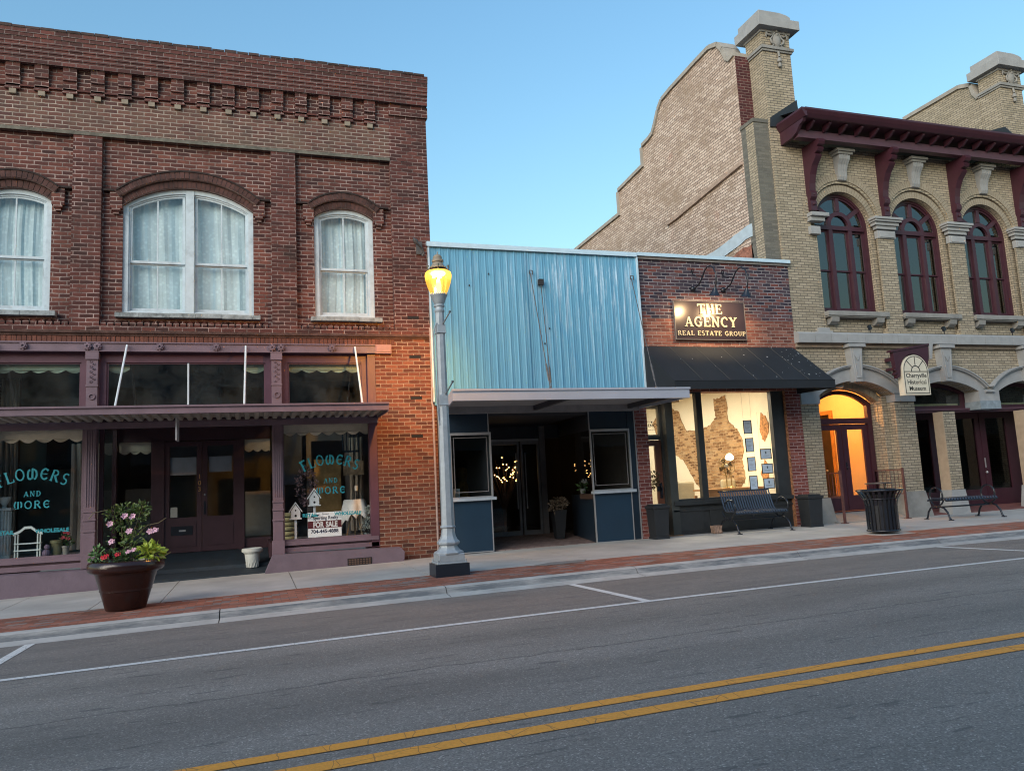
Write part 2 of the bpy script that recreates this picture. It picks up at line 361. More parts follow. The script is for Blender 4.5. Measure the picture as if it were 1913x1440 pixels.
WHITE_OLD = mat("peeling_white_paint", (.50,.59,.64), .6, var=.08, vs=9, bump=.3, bs=50, stain=.35)
CURT = mat("lace_curtain_cloth", (.60,.65,.66), .9, var=.10, vs=14)
CREAM = mat("cream_valance_cloth", (.66,.58,.46), .9, var=.1, vs=8)
DARKIN = mat("dark_interior_wall", (.22,.17,.14), .9, var=.25, vs=1.2)
DARKIN2 = mat("green_interior_wall", (.20,.22,.19), .9, var=.3, vs=1.1)
BLACKV = mat("black_void", (.012,.012,.014), .9)
TEAL = mat("teal_window_paint", (.015,.27,.33), .6, var=.15, vs=9)
STEEL = mat("galvanised_rod", (.62,.68,.72), .45, .3, var=.06)
DECK = mat("corrugated_deck_paint", (.34,.30,.26), .6, var=.2, vs=4)
CLEAR = glassmat("clear_glass", .02, tint=(.97,.98,.98))
SHOPGL = glassmat("shop_glass", .022, tint=(.98,.99,.99))
DIRTYGL = glassmat("dusty_glass", .055, tint=(.80,.90,.90), dirt=.05)
REFGL = glassmat("mirroring_glass", .13, tint=(.25,.28,.3), rough=.03)
CONC = mat("sidewalk_concrete", (.43,.415,.385), .9, var=.15, vs=1.3, bump=.3, bs=90, stain=.25)
CURBM = mat("curb_concrete", (.42,.41,.385), .9, var=.20, vs=3.0, bump=.35, bs=60, stain=.62)
BLUEP = mat("blue_black_enamel", (.022,.055,.090), .35, var=.10, vs=1.5)
NAVY = mat("navy_panel_paint", (.010,.022,.038), .42, var=.12, vs=2)
ALU = mat("aluminium_trim", (.42,.42,.43), .4, .5, var=.08)
BLACKP = mat("black_powder_coat", (.014,.018,.026), .27, var=.1)
MAROON = mat("maroon_paint", (.048,.014,.024), .45, var=.14, vs=5)
STONE = mat("grey_limestone", (.25,.25,.235), .85, var=.14, vs=3.5, bump=.4, bs=40, stain=.35)
STONE_W = mat("pale_cast_stone", (.30,.31,.31), .8, var=.10, vs=4, bump=.25, bs=50, stain=.2)

# ------------------------------------------------------------------ ground
def road_mat():
    m, n, l, p = newmat("asphalt"); g = pos(n); P = g.outputs["Position"]
    sp = n.new("ShaderNodeSeparateXYZ"); l.new(P, sp.inputs[0])
    mp = n.new("ShaderNodeMapping"); mp.inputs["Scale"].default_value = (.35, 1.3, 1); l.new(P, mp.inputs[0])
    big = noise(n, l, mp.outputs[0], .8, 6, .65)
    c = ramp(n, l, big, [(.3, (.190,.172,.152)), (.55, (.245,.222,.197)), (.75, (.300,.270,.240))])
    lane = mathn(n, l, 'GREATER_THAN', sp.outputs[1], 7.58)
    c = mixc(n, l, lane, c, ramp(n, l, big, [(.3, (.185,.165,.148)), (.7, (.225,.20,.178))]))
    v = n.new("ShaderNodeTexVoronoi"); v.inputs["Scale"].default_value = 125; l.new(P, v.inputs["Vector"])
    sc = n.new("ShaderNodeSeparateColor"); l.new(v.outputs["Color"], sc.inputs[0])
    c = mixc(n, l, 1, c, ramp(n, l, sc.outputs[0], [(0, .66), (.75, 1.04), (.94, 1.22), (1, 2.0)]), 'MULTIPLY')
    # dark scuffs drawn out along the traffic
    mp2 = n.new("ShaderNodeMapping"); mp2.inputs["Scale"].default_value = (1.4, 9, 1); l.new(P, mp2.inputs[0])
    sc2 = noise(n, l, mp2.outputs[0], 1.3, 5, .7)
    c = mixc(n, l, mathn(n, l, 'MULTIPLY', ramp(n, l, sc2, [(.59, 0.), (.64, 1.)]), .7), c, (.085,.082,.080))
    trk = ramp(n, l, mathn(n, l, 'ABSOLUTE', mathn(n, l, 'SUBTRACT', mathn(n, l, 'ABSOLUTE', mathn(n, l, 'SUBTRACT', sp.outputs[1], 5.9)), .8)), [(.1, .82), (.5, 1.)])
    c = mixc(n, l, 1, c, trk, 'MULTIPLY')
    ed = noise(n, l, mp.outputs[0], 2.2, 6, .75)
    c = mixc(n, l, mathn(n, l, 'MULTIPLY', mathn(n, l, 'MULTIPLY', lane, ramp(n, l, ed, [(.48, 0.), (.62, 1.)])), .35), c, (.10,.095,.09))
    wob = mathn(n, l, 'MULTIPLY', mathn(n, l, 'SUBTRACT', noise(n, l, P, 1.3, 5, .7), .5), .35)
    d = mathn(n, l, 'ABSOLUTE', mathn(n, l, 'SUBTRACT', mathn(n, l, 'ADD', sp.outputs[1], wob), 5.75))
    crack = ramp(n, l, d, [(0., 1.), (.022, 0.)])
    c = mixc(n, l, mathn(n, l, 'MULTIPLY', crack, .65), c, (.03,.03,.032))
    l.new(c, p.inputs["Base Color"]); p.inputs["Roughness"].default_value = .85
    b = n.new("ShaderNodeBump"); b.inputs["Strength"].default_value = .5; b.inputs["Distance"].default_value = .006
    l.new(sc.outputs[0], b.inputs["Height"]); l.new(b.outputs[0], p.inputs["Normal"]); return m
def paintmat(name, col, wear):
    m, n, l, p = newmat(name); g = pos(n); P = g.outputs["Position"]
    f = noise(n, l, P, 11, 6, .8); f2 = noise(n, l, P, 60, 3, .7)
    c = mixc(n, l, ramp(n, l, f, [(wear, 0.), (wear+.10, 1.)]), (.12,.118,.115), mixc(n, l, 1, col, ramp(n, l, f2, [(.2, .75), (.8, 1.15)]), 'MULTIPLY'))
    vx = n.new("ShaderNodeTexVoronoi"); vx.feature = 'DISTANCE_TO_EDGE'; vx.inputs["Scale"].default_value = 2.2; l.new(P, vx.inputs["Vector"])
    c = mixc(n, l, ramp(n, l, vx.outputs["Distance"], [(0, .8), (.0055, 0.)]), c, (.06,.055,.05))
    sx_ = n.new("ShaderNodeSeparateXYZ"); l.new(P, sx_.inputs[0])
    u_ = mathn(n, l, 'ADD', mathn(n, l, 'MULTIPLY', sx_.outputs[0], 4.6), mathn(n, l, 'MULTIPLY', noise(n, l, P, 2.2, 3), .9))
    fr_ = mathn(n, l, 'FRACT', u_); c = mixc(n, l, mathn(n, l, 'MULTIPLY', mathn(n, l, 'LESS_THAN', fr_, .026), .5), c, (.07,.06,.05))
    l.new(c, p.inputs["Base Color"]); p.inputs["Roughness"].default_value = .75; return m
RZ = lambda y: (-.10+.02*(9.75-y)) if y > 4.1 else (-.10+.02*(9.75-4.1)-.02*(4.1-y))
ASPH = road_mat()
XA, XB = -22, 34
def st(o): return tag(o, kind='structure')
mb = MB(); ys = [9.76, 8.5, 7, 5.5, 4.1, 2.5, 1, -.5, -1.6]
xs = xst(XA, XB)
for i in range(len(xs)-1):
    for j in range(len(ys)-1):
        mb.quad((xs[i],ys[j],RZ(ys[j])+zs(xs[i])), (xs[i+1],ys[j],RZ(ys[j])+zs(xs[i+1])), (xs[i+1],ys[j+1],RZ(ys[j+1])+zs(xs[i+1])), (xs[i],ys[j+1],RZ(ys[j+1])+zs(xs[i])))
st(mb.build("road", ASPH))
st(MB().quad((-400,-400,-1.2),(400,-400,-1.2),(400,400,-1.2),(-400,400,-1.2)).build("ground", mat("earth", (.12,.11,.09), .95, var=.2, vs=.4)))
def strip(name, m, x0, x1, ya, yb, lift=.004):
    mb = MB(); xs = xst(x0, x1, .7) ; yy = [ya, yb] if not (ya < 4.1 < yb) else [ya, 4.1, yb]
    for i in range(len(xs)-1):
        for j in range(len(yy)-1):
            mb.quad(*[(x, y, RZ(y)+zs(x)+lift) for x, y in ((xs[i],yy[j]),(xs[i+1],yy[j]),(xs[i+1],yy[j+1]),(xs[i],yy[j+1]))])
    return st(mb.build(name, m))
WP = paintmat("white_road_paint", (.66,.66,.64), .24); YP = paintmat("yellow_road_paint", (.80,.335,.045), .22)
strip("white_edge_line", WP, XA, XB, 7.54, 7.64)
strip("yellow_centre_line", YP, XA, XB, 4.155, 4.265)
strip("yellow_centre_line", YP, XA, XB, 3.90, 4.01)
for x in (-2.28, 3.97, 10.25, 16.5, -8.5): strip("white_parking_stall_line", WP, x-.05, x+.05, 7.645, 9.73)
strip("white_edge_line", WP, XA, XB, .55, .65)
def curbmat():
    m, n, l, p = newmat("dark_faced_curb"); g = pos(n); P = g.outputs["Position"]
    f = noise(n, l, P, 3, 5, .6); c = mixc(n, l, 1, (.43,.42,.395), ramp(n, l, f, [(.25, .74), (.75, 1.15)]), 'MULTIPLY')
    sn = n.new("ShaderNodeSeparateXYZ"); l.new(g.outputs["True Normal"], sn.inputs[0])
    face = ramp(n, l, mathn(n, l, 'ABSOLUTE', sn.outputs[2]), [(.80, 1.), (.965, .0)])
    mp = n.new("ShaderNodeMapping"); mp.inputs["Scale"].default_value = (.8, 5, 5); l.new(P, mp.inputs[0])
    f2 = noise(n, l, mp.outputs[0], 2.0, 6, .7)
    c = mixc(n, l, mathn(n, l, 'MULTIPLY', face, ramp(n, l, f2, [(.36, .25), (.6, .95)])), c, (.12,.13,.14))  # steep faces mixed darker, in blotches stretched along the street
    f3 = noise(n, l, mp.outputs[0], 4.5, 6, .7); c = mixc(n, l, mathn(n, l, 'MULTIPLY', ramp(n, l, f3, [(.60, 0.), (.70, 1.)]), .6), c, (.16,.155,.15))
    l.new(c, p.inputs["Base Color"]); p.inputs["Roughness"].default_value = .9
    b = n.new("ShaderNodeBump"); b.inputs["Strength"].default_value = .4; b.inputs["Distance"].default_value = .01; l.new(noise(n, l, P, 50, 4), b.inputs["Height"]); l.new(b.outputs[0], p.inputs["Normal"]); return m
# curb, gutter
joints = [-22.0]+[-0.4+2.74*i for i in range(-7, 13)]+[34.0]
mb = MB()
for a, b in zip(joints[:-1], joints[1:]):
    if b-a < .1: continue
    sweepx(mb, [(10.17,-.3),(10.17,.0),(10.06,.0),(10.02,-.012),(9.99,-.05),(9.965,-.078),(9.74,-.098),(9.74,-.3)], a+.006, b-.006)
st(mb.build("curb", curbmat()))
st(sweepx(MB(), [(9.75,-.35),(11.4,-.35),(11.4,-.03),(9.75,-.13)], XA, XB).build("footing_soil", mat("joint_dirt", (.05,.045,.04), .95)))
st(sweepx(MB(), [(10.175,-.05),(11.49,-.05),(11.49,.0),(10.175,.0)], XA, XB).build("brick_paving", PAVE))
mb = MB(); js = [-22,-20,-18,-16,-14,-12.2,-10.4,-8.6,-6.8,-5.0,-3.3,-2.05,-1.2,.55,2.45,4.38,5.03,6.9,8.8,10.7,12.6,14.5,16.4,18.3,20.2,22,24,26,28,30,32,34]
for a, b in zip(js[:-1], js[1:]): sweepx(mb, [(11.5,-.06),(16.8,-.06),(16.8,.0),(11.5,.0)], a+.006, b-.006)
st(mb.build("sidewalk", CONC))
st(sweepx(MB(), [(11.4,-.35),(17.2,-.35),(17.2,-.02),(11.4,-.02)], XA, XB).build("sidewalk_bed", MATS["joint_dirt"]))
# corner of grey pavers beside the joint
mb = MB(); mb.prism([(4.40,11.60),(5.02,11.60),(4.85,11.30),(4.20,11.26),(4.05,11.38)], zs(4.6)+.003, zs(4.6)+.008, 'xy')
st(mb.build("grey_paver_patch", mat("grey_paver", (.20,.19,.18), .9, var=.25, vs=9)))
# far side of the street
st(sweepx(MB(), [(-1.6,-.3),(-1.6,.0),(-1.75,.02),(-5.5,.02),(-5.5,-.3)], XA, XB).build("far_sidewalk", CONC))

# ------------------------------------------------------------------ LEFT: red brick two-storey shop
LB = Thing("brick_shop_building", (-1.08, 14.4, 0), "dark red brick two-storey shop with corbelled parapet and mauve storefront", "building")
LX0, LX1, LC = -5.47, 3.31, -1.08
FY = 14.40; BY = 14.50
W2 = (-2.16, .01, 4.51, 6.48, 6.86); W3 = (1.10, 2.21, 4.51, 6.48, 6.67); W1 = (-4.37, -3.26, 4.51, 6.48, 6.67)
wins = [W1, W2, W3]
mb = MB(); mb.prism(rect(LX0, LX1, 4.2, 7.7), BY, BY+.35, holes=[archshape(a, b, c, d, e) for a, b, c, d, e in wins])
LB.part(mb, "wall", RED)
mb = MB()
for a, b in ((LX0, -4.73), (-2.94, -2.49), (.33, .77), (2.56, LX1)):
    z1 = 7.69
    mb.box(a, b, FY, BY, 4.30, z1)
LB.each(mb, "pilaster", RED_DK)
# corner bands either side of the frieze
LB.each([MB().box(2.56, LX1, FY, BY, 7.69, 8.62).box(2.56, LX1+.03, FY-.04, BY, 8.62, 8.84), MB().box(LX0, -4.73, FY, BY, 7.69, 8.62).box(LX0-.03, -4.73, FY-.04, BY, 8.62, 8.84)], "corner_band", RED_DK)
LB.part(MB().box(-4.73, 2.56, FY, BY, 7.69, 8.36), "frieze", MOSS); LB.part(MB().box(-4.73, 2.56, FY, BY, 8.362, 8.86), "corbel_wall", RED)
mb = MB(); mb.box(-4.73, 2.56, FY-.014, FY-.001, 7.67, 7.73); LB.part(mb, "frieze_ledge", mat("mossy_mortar", (.145,.135,.11), .95, var=.35, vs=8, bump=.6))
# corbel table: regular stepped blocks
mb = MB(); mc = MB(); n = 0
x = -3.98-.43*2
while x < 2.1:
    mb.box(x, x+.215, FY-.075, FY-.001, 8.61, 8.87); mb.box(x, x+.215, FY-.04, FY-.001, 8.41, 8.61)
    mb.box(x-.01, x+.225, FY-.055, FY-.001, 8.385, 8.41)
    mc.box(x+.055, x+.16, FY-.05, FY-.001, 8.30, 8.385); x += .4325
mb.box(-4.73, 2.30, FY-.04, FY-.001, 8.445, 8.475)
LB.part(mb, "corbel_block", RED_DK); LB.each(mc, "corbel_stone", mat("pale_corbel_stone", (.26,.22,.17), .9, var=.2))
mb = MB(); z = 8.845
for i, (h, d) in enumerate(((.11,.11),(.075,.125),(.075,.14),(.075,.155),(.10,.165),(.065,.18),(.08,.19))):
    mb.box(LX0-d*.3, LX1+d*.15, FY-d, BY+.3, z+.002, z+h); z += h
LB.part(mb, "parapet", brickmat("parapet_brick", [(.0,(.06,.026,.024)),(.5,(.10,.038,.034)),(1.,(.14,.050,.042))], (.21,.16,.15), ms=.008, bump=1.0, stain=[((.045,.035,.032), 1.8, .52, .7, .4), ((.17,.06,.04), 1.1, .64, .75, .5)]))
mb = MB()
x = LX0
while x < LX1-.1:
    wd = random.uniform(.19, .23); h = random.uniform(-.008, .012); mb.box(x, min(x+wd-.008, LX1+.02), FY-.2+random.uniform(-.008,.01), BY+.2, z-.0, z+.045+h); x += wd
LB.part(mb, "coping", mat("coping_brick", (.055,.035,.033), .9, var=.4, vs=3, bump=.5))
# building shell behind
SH = mat("shell_brick", (.12,.05,.04), .9)
mb = MB(); mb.box(LX1-.30, LX1, BY+.35, 28, -.3, 9.0); mb.box(LX0, LX0+.3, BY+.35, 28, -.3, 9.0); mb.box(LX0, LX1, 28, 28.3, -.3, 9.0); mb.box(LX0+.3, LX1-.3, BY+.35, 28, 8.7, 8.8)
LB.each(mb, "side_wall", RED)
mb = MB(); mb.box(LX0+.3, LX1-.3, BY+.35, 28, 4.05, 4.2); mb.box(LX0+.3, LX1-.3, 17.5, 17.7, 4.2, 8.7)
LB.each(mb, "inner_partition", DARKIN)
# arch hoods
for (a, b, z0, zsx, zc) in wins:
    mo_ = MB(); mo_.prism(arc(a-.045, b+.045, zsx+.07, zc+.125)+arc(a, b, zsx, zc)[::-1], FY+.068, BY+.02); mo_.prism(arc(a-.12, b+.12, zsx+.22, zc+.28)+arc(a-.05, b+.05, zsx+.12, zc+.145)[::-1], FY+.0, BY)
    LB.part(mo_, "arch_mortar", mat("arch_mortar_mix", (.26,.19,.17), .95, var=.3, vs=12))
    m1 = MB(); ring_bricks(m1, a-.0, b+.0, zsx, zc, .125, FY+.055, BY+.02)
    LB.part(m1, "arch_ring", mat("arch_brick", (.085,.038,.032), .9, var=.45, vs=4, bump=.5))
    m2 = MB(); ring_bricks(m2, a-.05, b+.05, zsx+.12, zc+.145, .135, FY-.012, BY)
    m2.prism([(a-.25, zsx+.195)]+[(b+.25, zsx+.195)]+[(b+.25, zsx+.24)]+arc(a-.02, b+.02, zsx+.245, zc+.29)[1:-1]+[(a-.25, zsx+.24)], FY-.02, BY) if False else None
    LB.part(m2, "arch_hood", MATS["arch_brick"])
    m3 = MB()
    out = arc(a-.10, b+.10, zsx+.25, zc+.30); inn = arc(a-.10, b+.10, zsx+.215, zc+.27)
    m3.prism(out+inn[::-1], FY-.025, BY)
    for s, e in ((a-.30, a-.09), (b+.09, b+.30)): m3.box(s, e, FY-.0, BY, zsx+.215, zsx+.25)
    for s, e in ((a-.20, a-.005), (b+.005, b+.20)):
        m3b = MB()
        m3b.box(s, e, FY+.025, BY, zsx-.08, zsx+.21)
        m3b.box(s+.03, e-.03, FY+.02, BY, zsx-.13, zsx-.08); m3b.box(s+.055, e-.055, FY+.045, BY, zsx-.18, zsx-.13)
        LB.part(m3b, "hood_stop", RED)
    LB.part(m3, "drip_mould", mat("sooty_brick", (.030,.020,.018), .95, var=.3))
# window joinery
def curtain(x0, x1, z0, z1, y, folds=9, amp=.03, seed=0):
    rnd = random.Random(seed); mb = MB(); nx, nz = folds*6, 10; vs = []; fs = []
    ph = [rnd.uniform(0, 6.28) for _ in range(4)]
    for j in range(nz+1):
        for i in range(nx+1):
            u = i/nx; v = j/nz
            dy = amp*(math.sin(u*folds*6.28+ph[0]+.8*math.sin(v*3+ph[1]))+.5*math.sin(u*folds*2.3*6.28+ph[2]+v*2))
            vs.append((x0+(x1-x0)*u+.03*math.sin(v*4+ph[3])*math.sin(u*3.1416), y+dy, z0+(z1-z0)*v))
    for j in range(nz):
        for i in range(nx): a = j*(nx+1)+i; fs.append((a, a+1, a+nx+2, a+nx+1))
    return mb.add(vs, fs)
def lace():
    m, n, l, p = newmat("lace"); g = pos(n); P = g.outputs["Position"]
    mp = n.new("ShaderNodeMapping"); mp.inputs["Rotation"].default_value = (0, R(45), 0); mp.inputs["Scale"].default_value = (1, .01, 1); l.new(P, mp.inputs[0])
    v = n.new("ShaderNodeTexVoronoi"); v.inputs["Scale"].default_value = 14; v.inputs["Randomness"].default_value = .8; l.new(mp.outputs[0], v.inputs["Vector"])
    f = noise(n, l, P, 1.7, 5, .6)
    c = ramp(n, l, v.outputs["Distance"], [(.1, (.66,.76,.78)), (.5, (.54,.63,.66))])
    c = mixc(n, l, 1, c, ramp(n, l, f, [(.3, .80), (.7, 1.10)]), 'MULTIPLY')
    l.new(c, p.inputs["Base Color"]); p.inputs["Roughness"].default_value = .95
    p.inputs["Transmission Weight"].default_value = 0; return m
LACE = lace()
def sash_window(owner, spec, y, bays, seed):
    a, b, z0, zsx, zc = spec; root = None
    fr = MB(); bd = .085
    holes = [archshape(a+bd, b-bd, z0+.07, zsx-.0, zc-bd)]
    fr.prism(archshape(a, b, z0, zsx, zc), y, y+.09, holes=holes)
    # brick-mould bead
    fr.prism(archshape(a+bd, b-bd, z0+.07, zsx, zc-bd), y+.03, y+.05, holes=[archshape(a+bd+.025, b-bd-.025, z0+.09, zsx-.005, zc-bd-.03)])
    c = (a+b)/2
    if bays == 2: fr.box(c-.07, c+.07, y-.012, y+.088, z0+.03, zc-.02)
    root = owner.part(fr, "window", WHITE_OLD)
    root.name = "window"
    spans = [(a+bd, b-bd)] if bays == 1 else [(a+bd, c-.07), (c+.07, b-bd)]
    h = (b-a-2*bd)/2; rise = zc-bd-zsx; Rr = (h*h+rise*rise)/(2*rise); cz = zc-bd-Rr
    top = lambda x: cz+math.sqrt(max(Rr*Rr-(x-c)**2, 0))
    zm = 5.47
    for s, e in spans:
        sm = MB(); s0, e0 = s+.012, e-.012; m = (s0+e0)/2
        # upper sash outline following the arch
        ts = [s0+(e0-s0)*i/10 for i in range(11)]
        outer = [(s0, zm), (e0, zm)]+[(x, top(x)-.012) for x in reversed(ts)]
        ti = [s0+.045+(e0-s0-.09)*i/10 for i in range(11)]
        inner = [(s0+.045, zm+.045), (e0-.045, zm+.045)]+[(x, top(x)-.06) for x in reversed(ti)]
        sm.prism(outer, y+.05, y+.085, holes=[inner]); sm.box(m-.012, m+.012, y+.055, y+.08, zm+.04, top(m)-.055)
        owner.part(sm, "upper_sash", WHITE_OLD, parent=root)
        lo = MB(); lo.prism(rect(s0, e0, z0+.075, zm+.028), y+.088, y+.12, holes=[rect(s0+.045, e0-.045, z0+.15, zm-.025)]); lo.box(m-.010, m+.010, y+.092, y+.115, z0+.15, zm-.02)
        owner.part(lo, "lower_sash", WHITE_OLD, parent=root)
        gp = MB(); gp.prism([(s0+.04, zm+.04), (e0-.04, zm+.04)]+[(x, top(x)-.055) for x in reversed(ti)], y+.066, y+.069); gp.prism(rect(s0+.04, e0-.04, z0+.145, zm-.02), y+.10, y+.103)
        owner.part(gp, "pane", glassmat("upper_glass", .035, tint=(.97,.99,.99)), parent=root)
        owner.part(curtain(s-.05, e+.05, z0-.02, zc+.15, y+.24, 3 if bays == 2 else 5, .018, seed+int(s*10)), "curtain", LACE, parent=root)
    return root
for i, sp_ in enumerate(wins): sash_window(LB, sp_, 14.545, 2 if i == 1 else 1, 11*i+3)
for a, b, z0, _, _ in wins:
    mb = MB(); x = a-.09
    while x < b+.1:
        e = min(x+random.uniform(.3, .55), b+.115); mb.obox(((x+e)/2, 14.46+random.uniform(-.006,.006), z0-.025+random.uniform(-.006,.004)), ((e-x)/2-.002, .10, .038), R(random.uniform(-.6,.6)), 'Y'); x = e
    LB.part(mb, "window_sill", mat("flaking_sill_paint", (.30,.34,.35), .85, var=.3, vs=10, bump=.9, bs=30, stain=.7))
# belt courses below the windows
mb = MB(); mb.box(LX0, LX1, FY-.00, BY+.1, 4.20, 4.30)
x = LX0
while x < 2.56:                                       # row of small pitched ornaments
    for k in range(1): mb.prism([(x, 4.30), (x+.09, 4.30), (x+.09, 4.36), (x+.045, 4.40), (x, 4.36)], FY+.03, BY)
    x += .115
LB.part(mb, "ornament_course", RED_DK)
mb = MB(); mb.box(LX0, LX1, FY-.05, BY+.1, 4.155, 4.198); mb.box(LX0, LX1, FY-.02, BY+.1, 4.115, 4.153)
LB.part(mb, "belt_course", mat("grimy_belt_brick", (.085,.045,.036), .95, var=.4, vs=6, bump=.8))
mb = MB(); x = LX0+.01
while x < 2.5: mb.box(x, x+.064, FY-.005+random.uniform(-.003,.003), BY, 4.005, 4.113); x += .0735
mb2 = MB().box(LX0, 2.5, FY+.012, BY+.1, 4.0, 4.114)
LB.part(mb, "soldier_course", brickmat("soldier_brick", [(.0,(.10,.04,.03)),(1.,(.17,.065,.045))], (.2,.12,.09), bw=.0735, rh=.3, ms=.001)); LB.part(mb2, "mortar_bed", mat("mortar", (.30,.21,.16), .95, var=.2))
# brick piers of the shop front
mb3 = MB()
for xx, zz in ((2.93, 3.78), (2.93, 2.99), (2.92, 2.265), (2.92, 4.545)): mb3.box(xx-.11, xx+.11, FY-.003, FY+.01, zz-.03, zz+.03)
LB.each([MB().box(2.17, LX1, FY, BY+.3, -.15, 4.0).box(2.502, LX1, FY, BY+.1, 4.0, 4.114), MB().box(LX0, -4.33, FY, BY+.3, -.35, 4.0)], "shop_pier", brickmat("pier_red_brick", [(.0,(.065,.028,.022)),(.35,(.120,.042,.028)),(.7,(.160,.054,.034)),(1.,(.21,.08,.048))], (.30,.22,.17), ms=.0075,
    stain=[((.05,.025,.02), 1.2, .55, .75, .5)])); LB.each(mb3, "putlog_hole", BLACKV)
# lintel beam with rosettes
mb = MB(); mb.box(-4.33, 2.165, FY-.06, FY+.24, 3.835, 3.995); mb.box(-4.33, 2.165, FY-.085, FY-.061, 3.975, 3.998); mb.box(-4.33, 2.165, FY-.085, FY-.061, 3.833, 3.85)
beam = LB.part(mb, "lintel_beam", MAUVE)
LB.part(MB().box(2.168, 2.47, FY-.07, FY+.05, 3.83, 3.998).box(2.19, 2.45, FY-.08, FY-.071, 3.86, 3.97), "beam_end_plate", mat("pink_mauve_paint", (.27,.15,.17), .55, var=.12))
for x in (-4.2, -3.58, -2.64, -2.49, -1.53, -.62, .32, .47, 1.37):
    mb = MB(); n_ = 8
    pts = [(x+(.058+.008*math.cos(8*q))*math.cos(q), 3.915+(.058+.008*math.cos(8*q))*math.sin(q)) for q in [2*math.pi*i/48 for i in range(48)]]
    mb.prism(pts, FY-.105, FY-.061)
    inner = [(x+.02*math.cos(q), 3.915+.02*math.sin(q)) for q in [2*math.pi*i/12 for i in range(12)]]
    mb.prism([(x+.036*math.cos(q), 3.915+.036*math.sin(q)) for q in [2*math.pi*i/24 for i in range(24)]], FY-.125, FY-.106, holes=[inner])
    LB.part(mb, "rosette", MAUVE, parent=beam)
# colonnettes
for a, b in ((-4.33, -4.17), (-2.655, -2.485), (.305, .475)):
    mb = MB(); mb.box(a, b, FY-.05, FY+.15, .26, 3.83)
    mb.box(a-.015, b+.015, FY-.08, FY+.1, 3.70, 3.83); mb.box(a-.01, b+.01, FY-.065, FY+.1, 3.24, 3.27); mb.box(a-.01, b+.01, FY-.065, FY+.1, 2.87, 2.89)
    c = (a+b)/2
    mb.prism([(c+.055*math.cos(q), 3.07+.055*math.sin(q)) for q in [2*math.pi*i/20 for i in range(20)]], FY-.07, FY-.051, holes=[[(c+.035*math.cos(q), 3.07+.035*math.sin(q)) for q in [2*math.pi*i/16 for i in range(16)]]])
    for k in range(9):                                # scroll relief on the upper shaft
        z = 3.32+k*.043; s = 1 if k % 2 else -1
        mb.prism([(c+s*.022+.026*math.cos(q), z+.02*math.sin(q)) for q in [2*math.pi*i/10 for i in range(10)]], FY-.064, FY-.051, holes=[[(c+s*.022+.012*math.cos(q), z+.009*math.sin(q)) for q in [2*math.pi*i/8 for i in range(8)]]])
    for k in range(4): mb.box(a+.025+k*.036, a+.037+k*.036, FY-.06, FY-.051, 1.25, 2.5)     # reeding
    for z in (1.16, 1.02, .84): mb.box(a-.012, b+.012, FY-.068, FY+.1, z, z+.03)
    mb.box(a-.02, b+.02, FY-.09, FY+.1, .26, .50)
    LB.part(mb, "column", MAUVE, bevel=.004)
LB.part(MB().box(2.02, 2.165, FY+.0, FY+.18, .27, 3.83), "jamb_post", MAUVE_DK)
# transom lights
def scallop(x0, x1, zt, zb, y, n, dip=.05, curl=.0):
    mb = MB(); pts = [(x0, zt), (x0, zb)]
    for i in range(n):
        for k in range(1, 7):
            u = (i+k/6)/n; pts.append((x0+(x1-x0)*u, zb-dip*math.sin(math.pi*k/6)))
    pts.append((x1, zt))
    # gentle waves in depth
    mb.prism(pts, y, y+.01); mb.v = [(v[0], v[1]+.02*math.sin(v[0]*19), v[2]) for v in mb.v]; return mb
for a, b in ((-4.17, -2.655), (-2.485, .305), (.475, 2.02)):
    mb = MB(); mb.prism(rect(a, b, 2.72, 3.832), FY+.08, FY+.16, holes=[rect(a+.11, b-.10, 2.80, 3.67)])
    mb.prism(rect(a+.11, b-.10, 2.80, 3.67), FY+.11, FY+.14, holes=[rect(a+.14, b-.13, 2.83, 3.645)])
    tw = LB.part(mb, "transom_window", MAUVE_DK)
    LB.part(MB().box(a+.1, b-.09, FY+.125, FY+.128, 2.79, 3.68), "pane", DIRTYGL, parent=tw)
    if b-a > 2: LB.part(MB().box(-1.105, -1.075, FY+.10, FY+.12, 2.80, 3.67), "glazing_bar", STEEL, parent=tw)
    n_ = 4 if b-a < 2 else 9
    if b-a < 2: LB.part(scallop(a+.1, b-.1, 3.69, 3.56, FY+.24, 5, .05), "valance", CREAM, parent=tw)
    else:
        for s, e in ((a+.1, a+.45), (b-.48, b-.1)): LB.part(scallop(s, e, 3.69, 3.57, FY+.24, 1, .07), "valance", CREAM, parent=tw)
